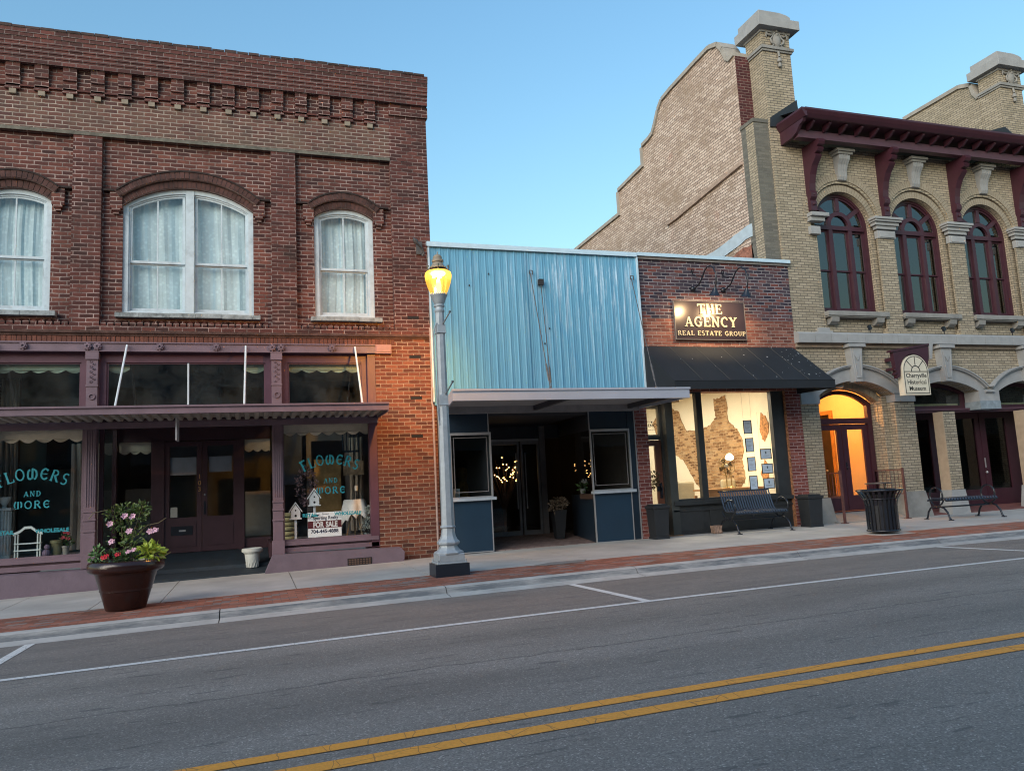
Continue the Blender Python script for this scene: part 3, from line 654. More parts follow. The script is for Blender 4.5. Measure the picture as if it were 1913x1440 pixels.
# shop windows below the canopy
for a, b in ((-4.17, -2.655), (.475, 2.15)):
    mb = MB(); mb.prism(rect(a, b, .28, 2.66), FY+.06, FY+.14, holes=[rect(a+.03, b-.06, .50, 2.56)]); mb.box(a, b, FY+.0, FY+.06, .28, .36); mb.box(a, b, FY-.02, FY+.06, .40, .47)
    sw = LB.part(mb, "shop_window", MAUVE)
    LB.part(MB().box(a+.02, b-.05, FY+.10, FY+.104, .49, 2.57), "pane", SHOPGL, parent=sw)
    LB.part(scallop(a+.03, b-.05, 2.60, 2.40, FY+.22, 7 if b > 0 else 6, .06), "valance", CREAM, parent=sw)
    cx = 1.315 if b > 0 else -3.43
    mb = MB(); stroke_text(mb, "FLOWeRS", .19, cx, FY+.098, 1.80 if b > 0 else 1.74, wt=.15, sx=.86, space=.06, arcR=.95, ext=.003)
    stroke_text(mb, "AND", .085, cx, FY+.098, 1.465, wt=.16, sx=1.0, space=.14, ext=.003); stroke_text(mb, "MORe", .125, cx, FY+.098, 1.27, wt=.17, sx=1.05, space=.16, ext=.003)
    put_text(mb, "WHOLESALE", .085, cx+.30, FY+.098, .875, offset=.004, ext=.001); put_text(mb, "RETAIL", .085, cx-.37, FY+.098, .875, offset=.004, ext=.001)
    LB.part(mb, "lettering", TEAL, parent=sw)
# painted masonry base
mb = MB(); mb.prism([(.14, -.08), (2.50, -.08), (2.56, -.03), (2.57, .17), (2.50, .245), (.33, .272), (.30, .272)], 14.17, 14.52)
LB.part(mb, "base", MAUVE_ST, bevel=.02)
mb = MB(); mb.prism([(-5.45, -.3), (-2.30, -.3), (-2.44, .25), (-5.45, .28)], 14.12, 14.52); LB.part(mb, "base", MAUVE_ST, bevel=.02)
mb = MB()
for i in range(8):
    for j in range(3): mb.box(1.57+i*.05, 1.605+i*.05, 14.160, 14.168, .005+j*.035, .03+j*.035)
LB.part(MB().box(1.55, 1.98, 14.164, 14.172, -.005, .115), "vent_grille", BLACKV); LB.part(mb, "grille_bar", mat("rusty_iron", (.10,.06,.045), .8))
# door recess
mb = MB(); mb.box(-2.485, .305, 16.1, 16.2, 2.42, 4.0); mb.box(-2.485, .31, 14.6, 16.1, 2.66, 2.72)
mb.box(-1.85, -1.62, 16.05, 16.2, .1, 2.42); mb.box(-.30, -.19, 16.05, 16.2, .1, 2.42); mb.box(-2.485, -1.85, 16.1, 16.2, .1, .48); mb.box(-.19, .305, 16.1, 16.2, .1, .5)
mb.box(-2.485, -2.42, 14.62, 14.70, .2, 2.66); mb.box(-2.485, -2.42, 15.93, 16.1, .2, 2.66); mb.box(-2.485, -2.42, 14.7, 15.93, .2, .45)
mb.box(.24, .305, 14.62, 16.1, .2, .45)
LB.part(mb, "entry_joinery", mat("oxblood_paint", (.050,.018,.026), .5, var=.15))
LB.each(MB().box(-2.46, -2.455, 14.7, 15.93, .45, 2.66).box(-2.42, -1.86, 16.146, 16.15, .48, 2.42).box(-.19, .3, 16.14, 16.145, .5, 2.42).box(.27, .275, 14.62, 16.1, .45, 2.66), "side_pane", SHOPGL)
LB.part(scallop(-2.42, -1.87, 2.42, 2.24, 16.24, 3, .05), "side_valance", CREAM); LB.part(scallop(-.18, .3, 2.42, 2.22, 16.24, 3, .05), "side_valance", CREAM)
LB.part(MB().prism([(14.35,-.3),(14.35,-.02),(15.05,.03),(15.07,.09),(16.05,.30),(16.3,.30),(16.3,-.3)], -2.5, .32, 'yz'), "entry_ramp", mat("blue_black_mat", (.018,.030,.042), .8, var=.2, bump=.3))
for a, b in ((-1.62, -.96), (-.95, -.30)):
    mb = MB(); mb.prism(rect(a, b, .31, 2.40), 16.08, 16.13, holes=[rect(a+.09, b-.09, .96, 2.31)]); mb.box(a+.10, b-.10, 16.065, 16.079, .42, .86)
    d = LB.part(mb, "door", MATS["oxblood_paint"])
    LB.part(MB().box(a+.08, b-.08, 16.10, 16.104, .95, 2.32), "pane", SHOPGL, parent=d)
    if b < -.5:
        LB.part(put_text(put_text(put_text(MB(), "1", .12, -1.0, 16.075, 1.68, offset=.003), "0", .12, -1.0, 16.075, 1.56, offset=.003), "3", .12, -1.0, 16.075, 1.44, offset=.003), "house_number", mat("brass", (.55,.30,.12), .35, .6), parent=d)
        LB.part(MB().box(-1.50, -1.12, 16.055, 16.066, .63, .80), "mail_slot", BLACKP, parent=d)
        LB.part(MB().box(-1.36, -1.24, 16.05, 16.054, .70, .73), "mail_slot_flap", ALU, parent=d)
        LB.part(MB().box(-1.51, -1.39, 16.085, 16.089, .97, 1.16), "paper_notice", mat("paper", (.42,.40,.36), .8), parent=d)
        LB.part(MB().box(-1.52, -1.06, 16.12, 16.124, 1.76, 2.10), "poster", mat("slate_poster", (.20,.22,.27), .7), parent=d)
    else:
        LB.part(MB().ball((-.905, 16.06, 1.37), .02), "knob", ALU, parent=d)
        LB.part(MB().box(-.92, -.895, 16.06, 16.08, 1.0, 1.25), "lock_plate", BLACKP, parent=d)
        LB.part(MB().box(-.83, -.42, 16.12, 16.124, 1.80, 2.10), "poster", MATS["slate_poster"], parent=d)
# shop interior
mb = MB(); mb.box(LX0+.3, LX1-.3, 19.5, 19.6, 0, 4.05); mb.box(LX0+.3, LX1-.3, 14.9, 19.6, -.05, .02 if False else .0)
LB.part(MB().box(LX0+.3, LX1-.3, 19.5, 19.6, 0, 4.05), "interior_wall", DARKIN)
mb = MB(); mb.box(-4.3, -2.52, 14.6, 16.0, .38, .46); mb.box(.34, 2.3, 14.6, 16.0, .38, .46); LB.each(mb, "display_floor", mat("pale_display_board", (.30,.25,.24), .8, var=.2))
mb = MB(); mb.box(-4.3, -2.6, 17.2, 17.3, .4, 3.9); LB.part(mb, "display_backdrop", DARKIN2)
mb = MB(); mb.box(.34, .95, 16.8, 16.9, 1.5, 2.6); LB.part(mb, "display_screen", mat("slate_blue_board", (.06,.07,.10), .8))
mb = MB(); mb.prism(rect(1.05, 1.95, .4, 2.6), 17.0, 17.08, holes=[rect(1.15, 1.85, .4, 2.4)]); LB.part(mb, "inner_door_frame", mat("taupe_paint", (.20,.17,.16), .8))
for a, b, zt in ((-4.28, -4.0, 3.6), (-3.15, -2.62, 2.4)):
    LB.part(curtain(a, b, .5, zt, 15.9, 4, .05, 5), "back_drape", mat("faded_drape", (.42,.36,.30), .9, var=.15, vs=4))
LB.part(curtain(1.86, 2.14, .5, 2.4, 16.2, 3, .04, 8), "back_drape", MATS["faded_drape"])
LB.part(MB().box(1.2, 1.75, 16.9, 16.98, .9, 2.0), "gilt_panel", mat("ochre_panel", (.40,.26,.11), .7, var=.3, vs=5))
LB.part(MB().prism(rect(1.70, 2.10, 1.62, 1.90), 15.9, 15.93, holes=[rect(1.74, 2.06, 1.66, 1.86)]).box(1.74, 2.06, 15.915, 15.92, 1.66, 1.86), "hung_picture", mat("tan_picture", (.36,.26,.17), .7, var=.5, vs=12))
LB.part(MB().prism(rect(1.68, 2.02, 2.08, 2.52), 15.9, 15.93, holes=[rect(1.71+.075*i, 1.765+.075*i, 2.12, 2.48) for i in range(4)]), "wire_rack", BLACKP)
LB.part(MB().box(-3.8, -3.35, 17.0, 17.1, 2.0, 2.9), "dark_mirror", BLACKV)
LB.part(MB().box(-2.40, -1.88, 16.9, 17.0, .5, 1.55).box(-.18, .3, 16.9, 17.0, .5, 1.4), "tan_cabinet", mat("tan_cabinet_paint", (.40,.34,.27), .8, var=.1))
# canopy
mb = MB(); yf = 13.12; xL, xR = -4.34, 2.185
mb.box(xL, xR, yf-.02, yf, 2.635, 2.755); mb.box(xL, xR, yf-.05, yf-.021, 2.735, 2.765); mb.box(xL, xR, yf, yf+.06, 2.635, 2.65)
mb.box(xR-.02, xR, yf, FY-.06, 2.61, 2.74); mb.box(xL, xL+.02, yf, FY-.06, 2.61, 2.74); mb.box(xL, xR, FY-.075, FY+.05, 2.53, 2.625)
can = LB.part(mb, "canopy", MAUVE)
mb = MB(); vs = []; fs = []; x = xL+.03; pr = []
while x < xR-.02:
    for dx, dz in ((0, .0), (.045, .0), (.065, .045), (.115, .045), (.135, .0)): pr.append((min(x+dx, xR-.021), dz))
    x += .155
for (x, dz) in pr: vs += [(x, yf+.01, 2.665+dz), (x, FY-.05, 2.64+dz)]
for i in range(len(pr)-1): fs.append((2*i, 2*i+1, 2*i+3, 2*i+2))
mb.add(vs, fs); LB.part(mb, "canopy_deck", DECK, parent=can)
LB.part(MB().box(xL+.02, xR-.02, yf, FY-.01, 2.715, 2.73), "canopy_roof", MAUVE_DK, parent=can)
for x in (-3.95, -2.04, -.13, 1.79):
    LB.part(MB().tube([(x, FY-.09, 3.94), (x-.02, yf+.18, 2.74)], .017, 8), "stay_rod", mat("white_rod_paint", (.66,.72,.75), .4), parent=can)
# hanging sign plate under the canopy
hs = MB().box(-1.20, -1.175, 13.45, 13.85, 2.24, 2.60)
hs = hs.build("hanging_shop_sign", mat("faded_sign_board", (.36,.36,.38), .7, var=.25, vs=7)); tag(hs, "small faded board hanging edge-on under the mauve canopy", "sign")
# ------------------------------------------------------------------ BLUE METAL SHOP
BB = Thing("metal_front_shop_building", (5.5, 14.4, 0), "low shop faced in ribbed sky blue metal above a flat white canopy", "building")
def bluemetal():
    m, n, l, p = newmat("sky_blue_metal"); g = pos(n); P = g.outputs["Position"]
    mp = n.new("ShaderNodeMapping"); mp.inputs["Scale"].default_value = (9, 1, .45); l.new(P, mp.inputs[0])
    f = noise(n, l, mp.outputs[0], 1.2, 6, .65)
    mp2 = n.new("ShaderNodeMapping"); mp2.inputs["Scale"].default_value = (14, 1, 1.1); l.new(P, mp2.inputs[0])
    f2 = noise(n, l, mp2.outputs[0], 1.0, 6, .75)
    c = ramp(n, l, f, [(.3, (.11,.305,.465)), (.6, (.14,.365,.53)), (.8, (.175,.415,.58))])
    sp = n.new("ShaderNodeSeparateXYZ"); l.new(P, sp.inputs[0])
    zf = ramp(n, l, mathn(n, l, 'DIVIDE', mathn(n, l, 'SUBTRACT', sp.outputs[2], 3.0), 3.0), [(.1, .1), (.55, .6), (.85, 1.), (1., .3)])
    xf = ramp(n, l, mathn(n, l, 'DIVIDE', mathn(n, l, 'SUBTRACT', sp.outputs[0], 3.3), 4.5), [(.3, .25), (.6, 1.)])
    chalk_sheen = mathn(n, l, 'MULTIPLY', mathn(n, l, 'MULTIPLY', ramp(n, l, f2, [(.50, 0.), (.62, 1.)]), zf), xf)
    c = mixc(n, l, mathn(n, l, 'MULTIPLY', chalk_sheen, .75), c, (.50,.66,.78))  # whitish sheen painted into the colour as chalky streaks, strongest high and right
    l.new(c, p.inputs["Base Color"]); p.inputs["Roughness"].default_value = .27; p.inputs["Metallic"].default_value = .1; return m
mb = MB(); prof = []; x = 3.27; k = 0
rnd = random.Random(4)
while x < 7.75:
    k += 1; q = -.012 if k % 3 else -.019; jx = rnd.uniform(-.008, .008)
    prof += [(x, 0), (x+.055+jx, rnd.uniform(-.003,.003)), (x+.063+jx, q), (x+.080+jx, q), (x+.088+jx, 0), (x+.130, rnd.uniform(-.003,.003)), (x+.136, .006), (x+.148, .006)]; x += .152
vs = []; fs = []
for (x, d) in prof: vs += [(min(x, 7.775), 14.36+d, 2.84), (min(x, 7.775), 14.36+d, 5.985)]
for i in range(len(prof)-1): fs.append((2*i, 2*i+2, 2*i+3, 2*i+1))
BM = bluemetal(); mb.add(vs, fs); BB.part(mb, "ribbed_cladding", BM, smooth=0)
TRIM = mat("pale_blue_trim", (.50,.66,.76), .35, .1, var=.06)
BB.part(MB().box(3.22, 7.78, 14.30, 14.75, 5.985, 6.05).box(3.22, 7.78, 14.295, 14.32, 5.955, 6.0), "roof_edge_trim", TRIM)
BB.each(MB().box(7.765, 7.80, 14.31, 14.40, 2.9, 5.95).box(3.24, 3.268, 14.32, 14.38, 2.9, 5.95), "corner_trim", TRIM)
BB.part(MB().box(5.235, 5.262, 14.325, 14.345, 2.9, 5.95), "sheet_joint", BM)
BB.part(MB().box(3.3, 7.78, 14.42, 26, 5.75, 5.9), "roof", mat("tar_roof", (.05,.05,.05), .9))
BB.each(MB().box(3.32, 3.42, 14.42, 26, -.2, 5.75).box(7.68, 7.755, 14.72, 26, -.2, 5.75).box(3.42, 7.68, 25.9, 26, -.2, 5.75), "side_wall", mat("dark_party_wall", (.04,.035,.035), .9))
# canopy
cL, cR, cy, cz0, cz1 = 3.12, 7.60, 12.35, 2.685, 2.875
WCAN = mat("white_canopy_metal", (.40,.44,.52), .35, .15, var=.05, vs=2)
mb = MB(); bL, bR = 3.42, 7.55
def trap(z0, z1, y0=None, ins=0.0, m=None):
    y0 = cy if y0 is None else y0; k = (y0-cy)/(14.33-cy); l0 = cL+(bL-cL)*k+ins; r0_ = cR+(bR-cR)*k-ins
    m.prism([(l0, y0), (r0_, y0), (bR-ins, 14.33), (bL+ins, 14.33)], z0, z1, 'xy'); return m
mb.box(cL, cR, cy, cy+.03, cz0, cz1)
mb.prism([(cL, cy+.031), (cL+.03, cy+.031), (bL+.03, 14.33), (bL, 14.33)], cz0, cz1, 'xy'); mb.prism([(cR-.03, cy+.031), (cR, cy+.031), (bR, 14.33), (bR-.03, 14.33)], cz0, cz1, 'xy')
mb.box(cL-.015, cR+.015, cy-.02, cy-.001, cz1-.03, cz1+.006); mb.box(cL+.03, cR-.03, cy+.031, cy+.07, cz0, cz0+.012)
cn = BB.part(mb, "canopy", WCAN)
BB.part(trap(cz0+.10, cz0+.12, cy+.07, .032, MB()), "canopy_soffit", mat("grey_soffit", (.30,.30,.31), .6, var=.1), parent=cn)
for x0 in (5.25, 7.3): BB.part(MB().box(x0-.04, x0+.04, cy+.08, 14.3, cz0+.01, cz0+.10), "canopy_beam", mat("dark_beam", (.05,.052,.06), .6), parent=cn)
BB.part(MB().box(bL+.03, bR-.03, 14.20, 14.329, cz0-.03, cz0+.099), "canopy_ledger", mat("grey_ledger", (.24,.24,.25), .6), parent=cn)
IRON = mat("weathered_iron", (.10,.10,.10), .6, .2, var=.3, vs=20)
for a, b in (((5.34, 14.32, 5.50), (5.02, 12.75, 2.93)), ((5.55, 14.30, 5.30), (5.12, 12.95, 2.93)), ((7.61, 14.30, 5.47), (7.12, 12.7, 2.92))):
    A, B = Vector(a), Vector(b); d = B-A
    mb = MB().tube([A, A+d*.8], .009, 6).tube([A+d*.80, A+d*.815, A+d*.93, A+d*.945], [.010, .018, .018, .010], 8).tube([A+d*.945, B], .009, 6).ball(B, .03, 8)
    if a[0] != 5.55: mb.tube([A+Vector((0,.03,0)), A+Vector((-.03,-.03,.05)), A+Vector((.04,-.03,.045)), A+Vector((.05,.0,-.03))], .012, 6)
    BB.part(mb, "stay_rod", IRON, parent=cn)
BB.part(MB().box(5.50, 5.60, 14.25, 14.335, 5.25, 5.37), "junction_box", mat("rubber_black", (.02,.02,.022), .6))
for x, z in ((5.70, 4.36), (5.58, 4.05), (4.46, 5.45), (4.05, 5.2)): BB.part(MB().box(x-.012, x+.012, 14.325, 14.336, z-.015, z+.02), "rust_hole", BLACKV)
# store front under the canopy
mb = MB()
for s, e in ((3.34, 4.33), (6.47, 7.46)): mb.box(s, e, 14.42, 14.47, 2.30, 2.82)
BB.each(mb, "fascia_panel", NAVY)
BB.part(MB().box(4.33, 6.47, 14.44, 14.47, 2.66, 2.82).box(4.33, 6.47, 14.47, 17.5, 2.62, 2.66), "recess_soffit", mat("dark_soffit", (.035,.038,.045), .7))
for s, e in ((3.55, 4.33), (6.47, 7.32)):
    bay = BB.part(MB().box(s+.02, e-.02, 14.385, 14.42, .045, 1.0), "bay_panel", mat("slate_blue_panel", (.014,.038,.068), .4, var=.08, vs=2))
    BB.part(MB().box(s, s+.02, 14.375, 14.42, .04, 1.0).box(e-.02, e, 14.375, 14.42, .04, 1.0).box(s, e, 14.375, 14.42, .025, .045), "panel_trim", ALU, parent=bay)
    bw_ = BB.part(MB().box(s-.03, e+.07, 14.30, 14.44, 1.0, 1.055), "bay_sill", mat("pale_metal_sill", (.46,.52,.58), .35, .2))
    BB.part(MB().prism(rect(s-.01, e+.03, 1.055, 2.30), 14.37, 14.42, holes=[rect(s+.015, e-.0, 1.08, 2.25)]), "bay_window", ALU)
    BB.part(MB().prism(rect(s+.06, e-.045, 1.16, 2.21), 14.40, 14.41, holes=[rect(s+.075, e-.06, 1.175, 2.195)]), "bay_inner_bead", mat("pinkish_bead", (.30,.25,.25), .4))
    BB.part(MB().box(s, e+.02, 14.392, 14.396, 1.06, 2.28), "bay_pane", glassmat("bay_glass", .03))
    BB.part(MB().box(s, e, 14.45, 15.1, .9, 1.0), "display_shelf", mat("dark_wood", (.06,.035,.025), .6))
BB.each(MB().box(3.34, 3.53, 14.40, 14.46, .0, 2.72).box(7.33, 7.475, 14.40, 14.46, .03, 2.82), "corner_panel", NAVY)
BB.each(MB().box(3.325, 3.34, 14.38, 14.41, .02, 2.7).box(7.475, 7.495, 14.38, 14.41, .03, 2.7).box(4.32, 4.335, 14.40, 14.43, 2.30, 2.68).box(6.46, 6.475, 14.40, 14.43, 2.30, 2.68), "trim_strip", ALU)
# right return: low navy panel then full glass
BB.part(MB().add([(6.47,14.43,.03),(6.82,16.4,.05),(6.82,16.4,.98),(6.47,14.43,.98)], [(0,1,2,3)]), "return_panel", NAVY)
BB.part(MB().add([(6.475,14.43,.98),(6.95,17.3,.98),(6.95,17.3,2.35),(6.475,14.43,2.28)], [(0,1,2,3)]).add([(6.83,16.42,.05),(6.95,17.3,.05),(6.95,17.3,.975),(6.83,16.42,.975)], [(0,1,2,3)]), "return_pane", glassmat("bay_glass"))
BB.part(MB().add([(6.475,14.43,2.285),(6.95,17.3,2.355),(6.95,17.3,2.66),(6.475,14.43,2.66)], [(0,1,2,3)]), "return_header", mat("dark_header", (.03,.035,.045), .5))
BB.part(MB().box(4.33, 4.36, 14.47, 17.3, .0, 2.62), "left_return", MATS["dark_header"])
# doors at the back of the recess
mb = MB(); mb.box(4.4, 7.0, 17.3, 17.36, 2.33, 2.65)
BB.part(mb, "door_header", MATS["dark_header"])
BB.part(MB().box(4.4, 6.55, 17.27, 17.36, 2.28, 2.33), "head_rail", ALU)
BB.part(MB().box(6.42, 6.56, 17.22, 17.36, .07, 2.62), "door_post", mat("brown_grey_post", (.16,.15,.15), .5))
for s, e in ((4.9, 5.92), (5.96, 6.42)):
    d = BB.part(MB().prism(rect(s, e, .08, 2.28), 17.28, 17.33, holes=[rect(s+.05, e-.05, .20, 2.20)]), "door", mat("dull_aluminium", (.22,.22,.23), .45, .3))
    BB.part(MB().box(s+.04, e-.04, 17.305, 17.309, .19, 2.21), "pane", CLEAR, parent=d)
    BB.part(MB().tube([(e-.10 if e < 5.95 else s+.09, 17.24, .7), (e-.10 if e < 5.95 else s+.09, 17.24, 2.0)], .015), "pull_handle", ALU, parent=d)
BB.part(MB().prism([(14.45,-.1),(14.45,.04),(17.5,.10),(17.5,-.1)], 4.34, 6.95, 'yz'), "tile_floor", brickmat("quarry_tile", [(.0,(.16,.11,.10)),(1.,(.24,.18,.165))], (.10,.08,.08), bw=.15, rh=.15, ms=.005, warp=0))
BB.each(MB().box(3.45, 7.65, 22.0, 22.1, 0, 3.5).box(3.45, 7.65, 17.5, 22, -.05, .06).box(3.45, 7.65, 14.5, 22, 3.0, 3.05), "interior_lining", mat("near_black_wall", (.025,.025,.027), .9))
# ------------------------------------------------------------------ AGENCY
AG = Thing("agency_building", (9.7, 14.4, 0), "low brick real estate office with a black awning and a bright white interior", "building")
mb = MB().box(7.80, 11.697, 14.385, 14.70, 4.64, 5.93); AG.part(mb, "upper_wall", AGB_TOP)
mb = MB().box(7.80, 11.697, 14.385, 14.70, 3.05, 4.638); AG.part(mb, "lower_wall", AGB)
AG.part(MB().box(7.80, 11.72, 14.30, 14.8, 6.01, 6.06).box(7.80, 11.72, 14.30, 14.33, 5.985, 6.01), "coping_cap", TRIM)
AG.part(MB().box(7.80, 11.70, 14.345, 14.8, 5.93, 6.01), "cap_board", mat("grey_cap_board", (.22,.21,.20), .8, var=.2))
AG.each(MB().box(7.50, 7.79, 14.395, 14.75, .0, 2.82), "narrow_pier", PIERB)
AG.part(MB().box(11.30, 11.69, 14.395, 14.72, .0, 3.05), "brick_pier", PIERB)
AG.part(MB().box(11.26, 11.299, 14.40, 14.70, .0, 3.05), "rough_brick_edge", mat("ragged_orange_brick", (.34,.15,.07), .95, var=.6, vs=22, bump=1.5, bs=40))
AG.part(MB().box(7.80, 11.66, 14.7, 26, 5.6, 5.8), "roof", MATS["tar_roof"])
CHAR = mat("charcoal_paint", (.028,.031,.033), .5, var=.15)
# left side: glazed entrance set back a little
DX = 8.22
mb = MB(); mb.box(8.24, 8.42, 14.42, 14.60, .05, 3.05); mb.box(7.80, 8.24, 14.62, 14.70, 2.06, 2.13); mb.box(7.80, 8.24, 14.58, 14.70, 2.78, 3.05); mb.box(8.205, 8.24, 14.6, 14.7, .06, 2.8)
AG.part(mb, "entry_frame", mat("grey_green_frame", (.045,.05,.047), .5, var=.1))
AG.part(MB().prism(rect(7.81, 8.205, 2.13, 2.78), 14.64, 14.69, holes=[rect(7.83, 8.17, 2.17, 2.72)]), "transom_frame", mat("putty_trim", (.26,.23,.16), .6))
AG.part(MB().box(7.82, 8.19, 14.665, 14.669, 2.15, 2.74), "transom_pane", CLEAR)
mb = MB(); put_text(mb, "AGENCY", .085, 8.00, 14.66, 2.34, offset=.002, ext=.001, space=1.15); put_text(mb, "real estate group", .035, 8.0, 14.66, 2.265, ext=.001); mb.box(7.93, 8.06, 14.656, 14.66, 2.445, 2.455); mb.box(8.03, 8.05, 14.656, 14.66, 2.42, 2.446)
AG.part(mb, "transom_lettering", mat("black_vinyl", (.015,.015,.015), .6))
d = AG.part(MB().prism(rect(7.55, 8.20, .13, 2.05), 14.63, 14.68, holes=[rect(7.66, 8.055, .42, 1.93)]), "door", mat("brown_wood_door", (.16,.062,.035), .45, var=.25, vs=8))
AG.part(MB().box(7.65, 8.06, 14.655, 14.659, .41, 1.94), "pane", CLEAR, parent=d)
AG.part(MB().box(8.10, 8.15, 14.60, 14.63, .83, 1.15).tube([(8.12, 14.60, .86), (8.12, 14.55, .90), (8.12, 14.55, 1.06), (8.12, 14.60, 1.10)], .013), "door_handle", BLACKP, parent=d)
AG.part(MB().box(8.04, 8.14, 14.60, 14.63, .98, 1.08), "lock_plate", BLACKP, parent=d)
AG.part(MB().box(7.80, 8.45, 14.40, 14.66, .03, .06), "door_mat", mat("coir_mat", (.28,.15,.07), .95, var=.3, vs=30))
# show window
mb = MB()
for s, e in ((8.30, 8.42), (9.02, 9.16), (10.94, 11.26)): mb.box(s, e, 14.44, 14.56, .70, 3.05)
mb.box(8.42, 9.02, 14.45, 14.56, 3.02, 3.05); mb.box(8.42, 9.02, 14.45, 14.56, .70, .79); mb.box(9.16, 10.94, 14.45, 14.56, .70, .79); mb.box(8.30, 11.26, 14.38, 14.44, .66, .74)
AG.part(mb, "show_window", CHAR)
AG.part(MB().box(8.28, 11.26, 14.46, 14.60, .03, .66).box(8.34, 9.0, 14.44, 14.459, .12, .60).box(9.15, 11.15, 14.44, 14.459, .12, .60).box(8.28, 11.26, 14.42, 14.459, .53, .56), "bulkhead_panel", CHAR)
AG.each(MB().box(8.42, 9.02, 14.50, 14.504, .79, 3.05).box(9.16, 10.94, 14.50, 14.504, .79, 3.05), "window_pane", CLEAR)
# interior
WALLW = mat("cream_plaster", (.74,.70,.58), .8, var=.04, vs=2)
mb = MB(); mb.box(11.50, 11.56, 14.62, 24, .0, 3.5); AG.part(mb, "party_wall_plaster", WALLW)
AG.each(MB().box(7.80, 11.5, 23.9, 24, 0, 3.5).box(7.76, 7.80, 14.72, 24, 0, 3.5), "inner_wall", WALLW)
AG.part(MB().box(7.80, 11.5, 14.61, 24, 3.42, 3.5), "ceiling", mat("white_ceiling", (.75,.74,.7), .8)); AG.part(MB().box(7.80, 11.5, 14.61, 24, .02, .06), "office_floor", mat("oak_floor", (.25,.14,.07), .5, var=.2))
patch = [(19.63,3.18),(19.34,3.11),(19.06,2.55),(18.6,2.50),(18.23,2.53),(17.83,2.56),(17.62,2.66),(17.50,2.76),(17.53,3.0),(17.54,3.24),(17.3,3.22),(17.0,3.28),(16.93,3.05),(16.98,2.8),(16.94,2.58),(16.75,2.46),(16.62,2.38),(16.5,2.22),(16.43,2.08),(16.40,1.83),(16.50,1.6),(16.48,1.44),(16.43,1.2),(16.47,1.05),(16.75,.84),(17.6,.86),(18.55,.95),(18.78,1.12),(19.0,1.42),(19.26,1.70),(19.64,1.85),(20.5,2.2),(20.9,2.9),(20.2,3.4)]
def rough(pts, j, n=4, seed=1):
    rnd = random.Random(seed); out = []
    for i, p in enumerate(pts):
        q = pts[(i+1) % len(pts)]
        for k in range(n):
            u = k/n; out.append((p[0]+(q[0]-p[0])*u+rnd.uniform(-j, j), p[1]+(q[1]-p[1])*u+rnd.uniform(-j, j)))
    return out
AG.part(MB().prism(rough(patch, .025), 11.485, 11.50, 'yz'), "bare_brick_patch", INB)
AG.part(MB().prism(rough([(15.60,2.68),(15.45,2.58),(15.31,2.40),(15.36,2.2),(15.45,2.1),(15.53,1.96),(15.62,2.05),(15.68,2.3)], .02, 3, 3), 11.485, 11.50, 'yz'), "bare_brick_patch", mat("orange_bare_brick", (.48,.24,.10), .95, var=.5, vs=16, bump=1.2))
AG.part(MB().prism(rough([(15.60,1.55),(15.45,1.4),(15.5,1.15),(15.66,1.05),(15.8,1.25)], .02, 3, 5), 11.485, 11.50, 'yz'), "bare_brick_patch", MATS["orange_bare_brick"])
AG.part(MB().box(8.50, 8.95, 15.0, 15.25, 2.90, 3.08), "ceiling_duct", mat("tan_duct", (.33,.26,.17), .7))
lamp_fix = [(9.6, 15.9), (9.6, 18.2), (9.6, 20.8)]
for i, (x, y) in enumerate(lamp_fix):
    AG.part(MB().box(x-.3, x+.3, y-.3, y+.3, 3.40, 3.418), "ceiling_light", emat("ceiling_lamp_glow", (1, .86, .60), 4))
    ld = bpy.data.lights.new("ceiling_lamp_light", 'AREA'); ld.energy = 19; ld.size = .6; ld.color = (1, .90, .72)
    lo = bpy.data.objects.new("ceiling_lamp_light", ld); lo.location = (x-9.7, y-14.4, 3.38); COL.objects.link(lo); lo.parent = AG.o
# awning
aw = Thing("black_awning", (9.7, 14.4, 0), "black canvas awning with bird droppings over the real estate office window", "awning")
AWM = mat("black_canvas", (.009,.013,.018), .75, var=.18, vs=3)
a0, a1, yt, zt, yb, zb, zv = 7.80, 11.62, 14.38, 4.03, 13.17, 3.115, 2.95
mb = MB(); nx, ny = 36, 10; vs = []; fs = []
for j in range(ny+1):
    v = j/ny
    for i in range(nx+1):
        u = i/nx; xx = a0+(a1-a0)*u; sag = -.022*math.sin(math.pi*v)*abs(math.sin(math.pi*u*6))
        vs.append((xx, yt+(yb-yt)*v, zt+(zb-zt)*v+sag))
for j in range(ny):
    for i in range(nx): a = j*(nx+1)+i; fs.append((a, a+1, a+nx+2, a+nx+1))
mb.add(vs, fs); aw.part(mb, "canvas", AWM, smooth=60)
mb = MB().box(a0, a1, yb-.012, yb, zv, zb+.004); aw.part(mb, "valance", AWM)
for x in (a0, a1): aw.part(MB().prism([(yt, zt), (yb, zb), (yb, zv), (yt, 2.97)], x-.006, x+.006, 'yz'), "side_panel", AWM)
for i in range(1, 6):
    x = a0+(a1-a0)*i/6; aw.part(MB().tube([(x, yt+.0, zt+.004), (x, yb, zb+.006)], .006, 6), "seam", mat("seam_thread", (.05,.052,.05), .8))
aw.part(MB().tube([(a0, yb-.01, zb+.003), (a1, yb-.01, zb+.003)], .010, 6), "front_hem", AWM)
mb = MB(); rnd = random.Random(5)
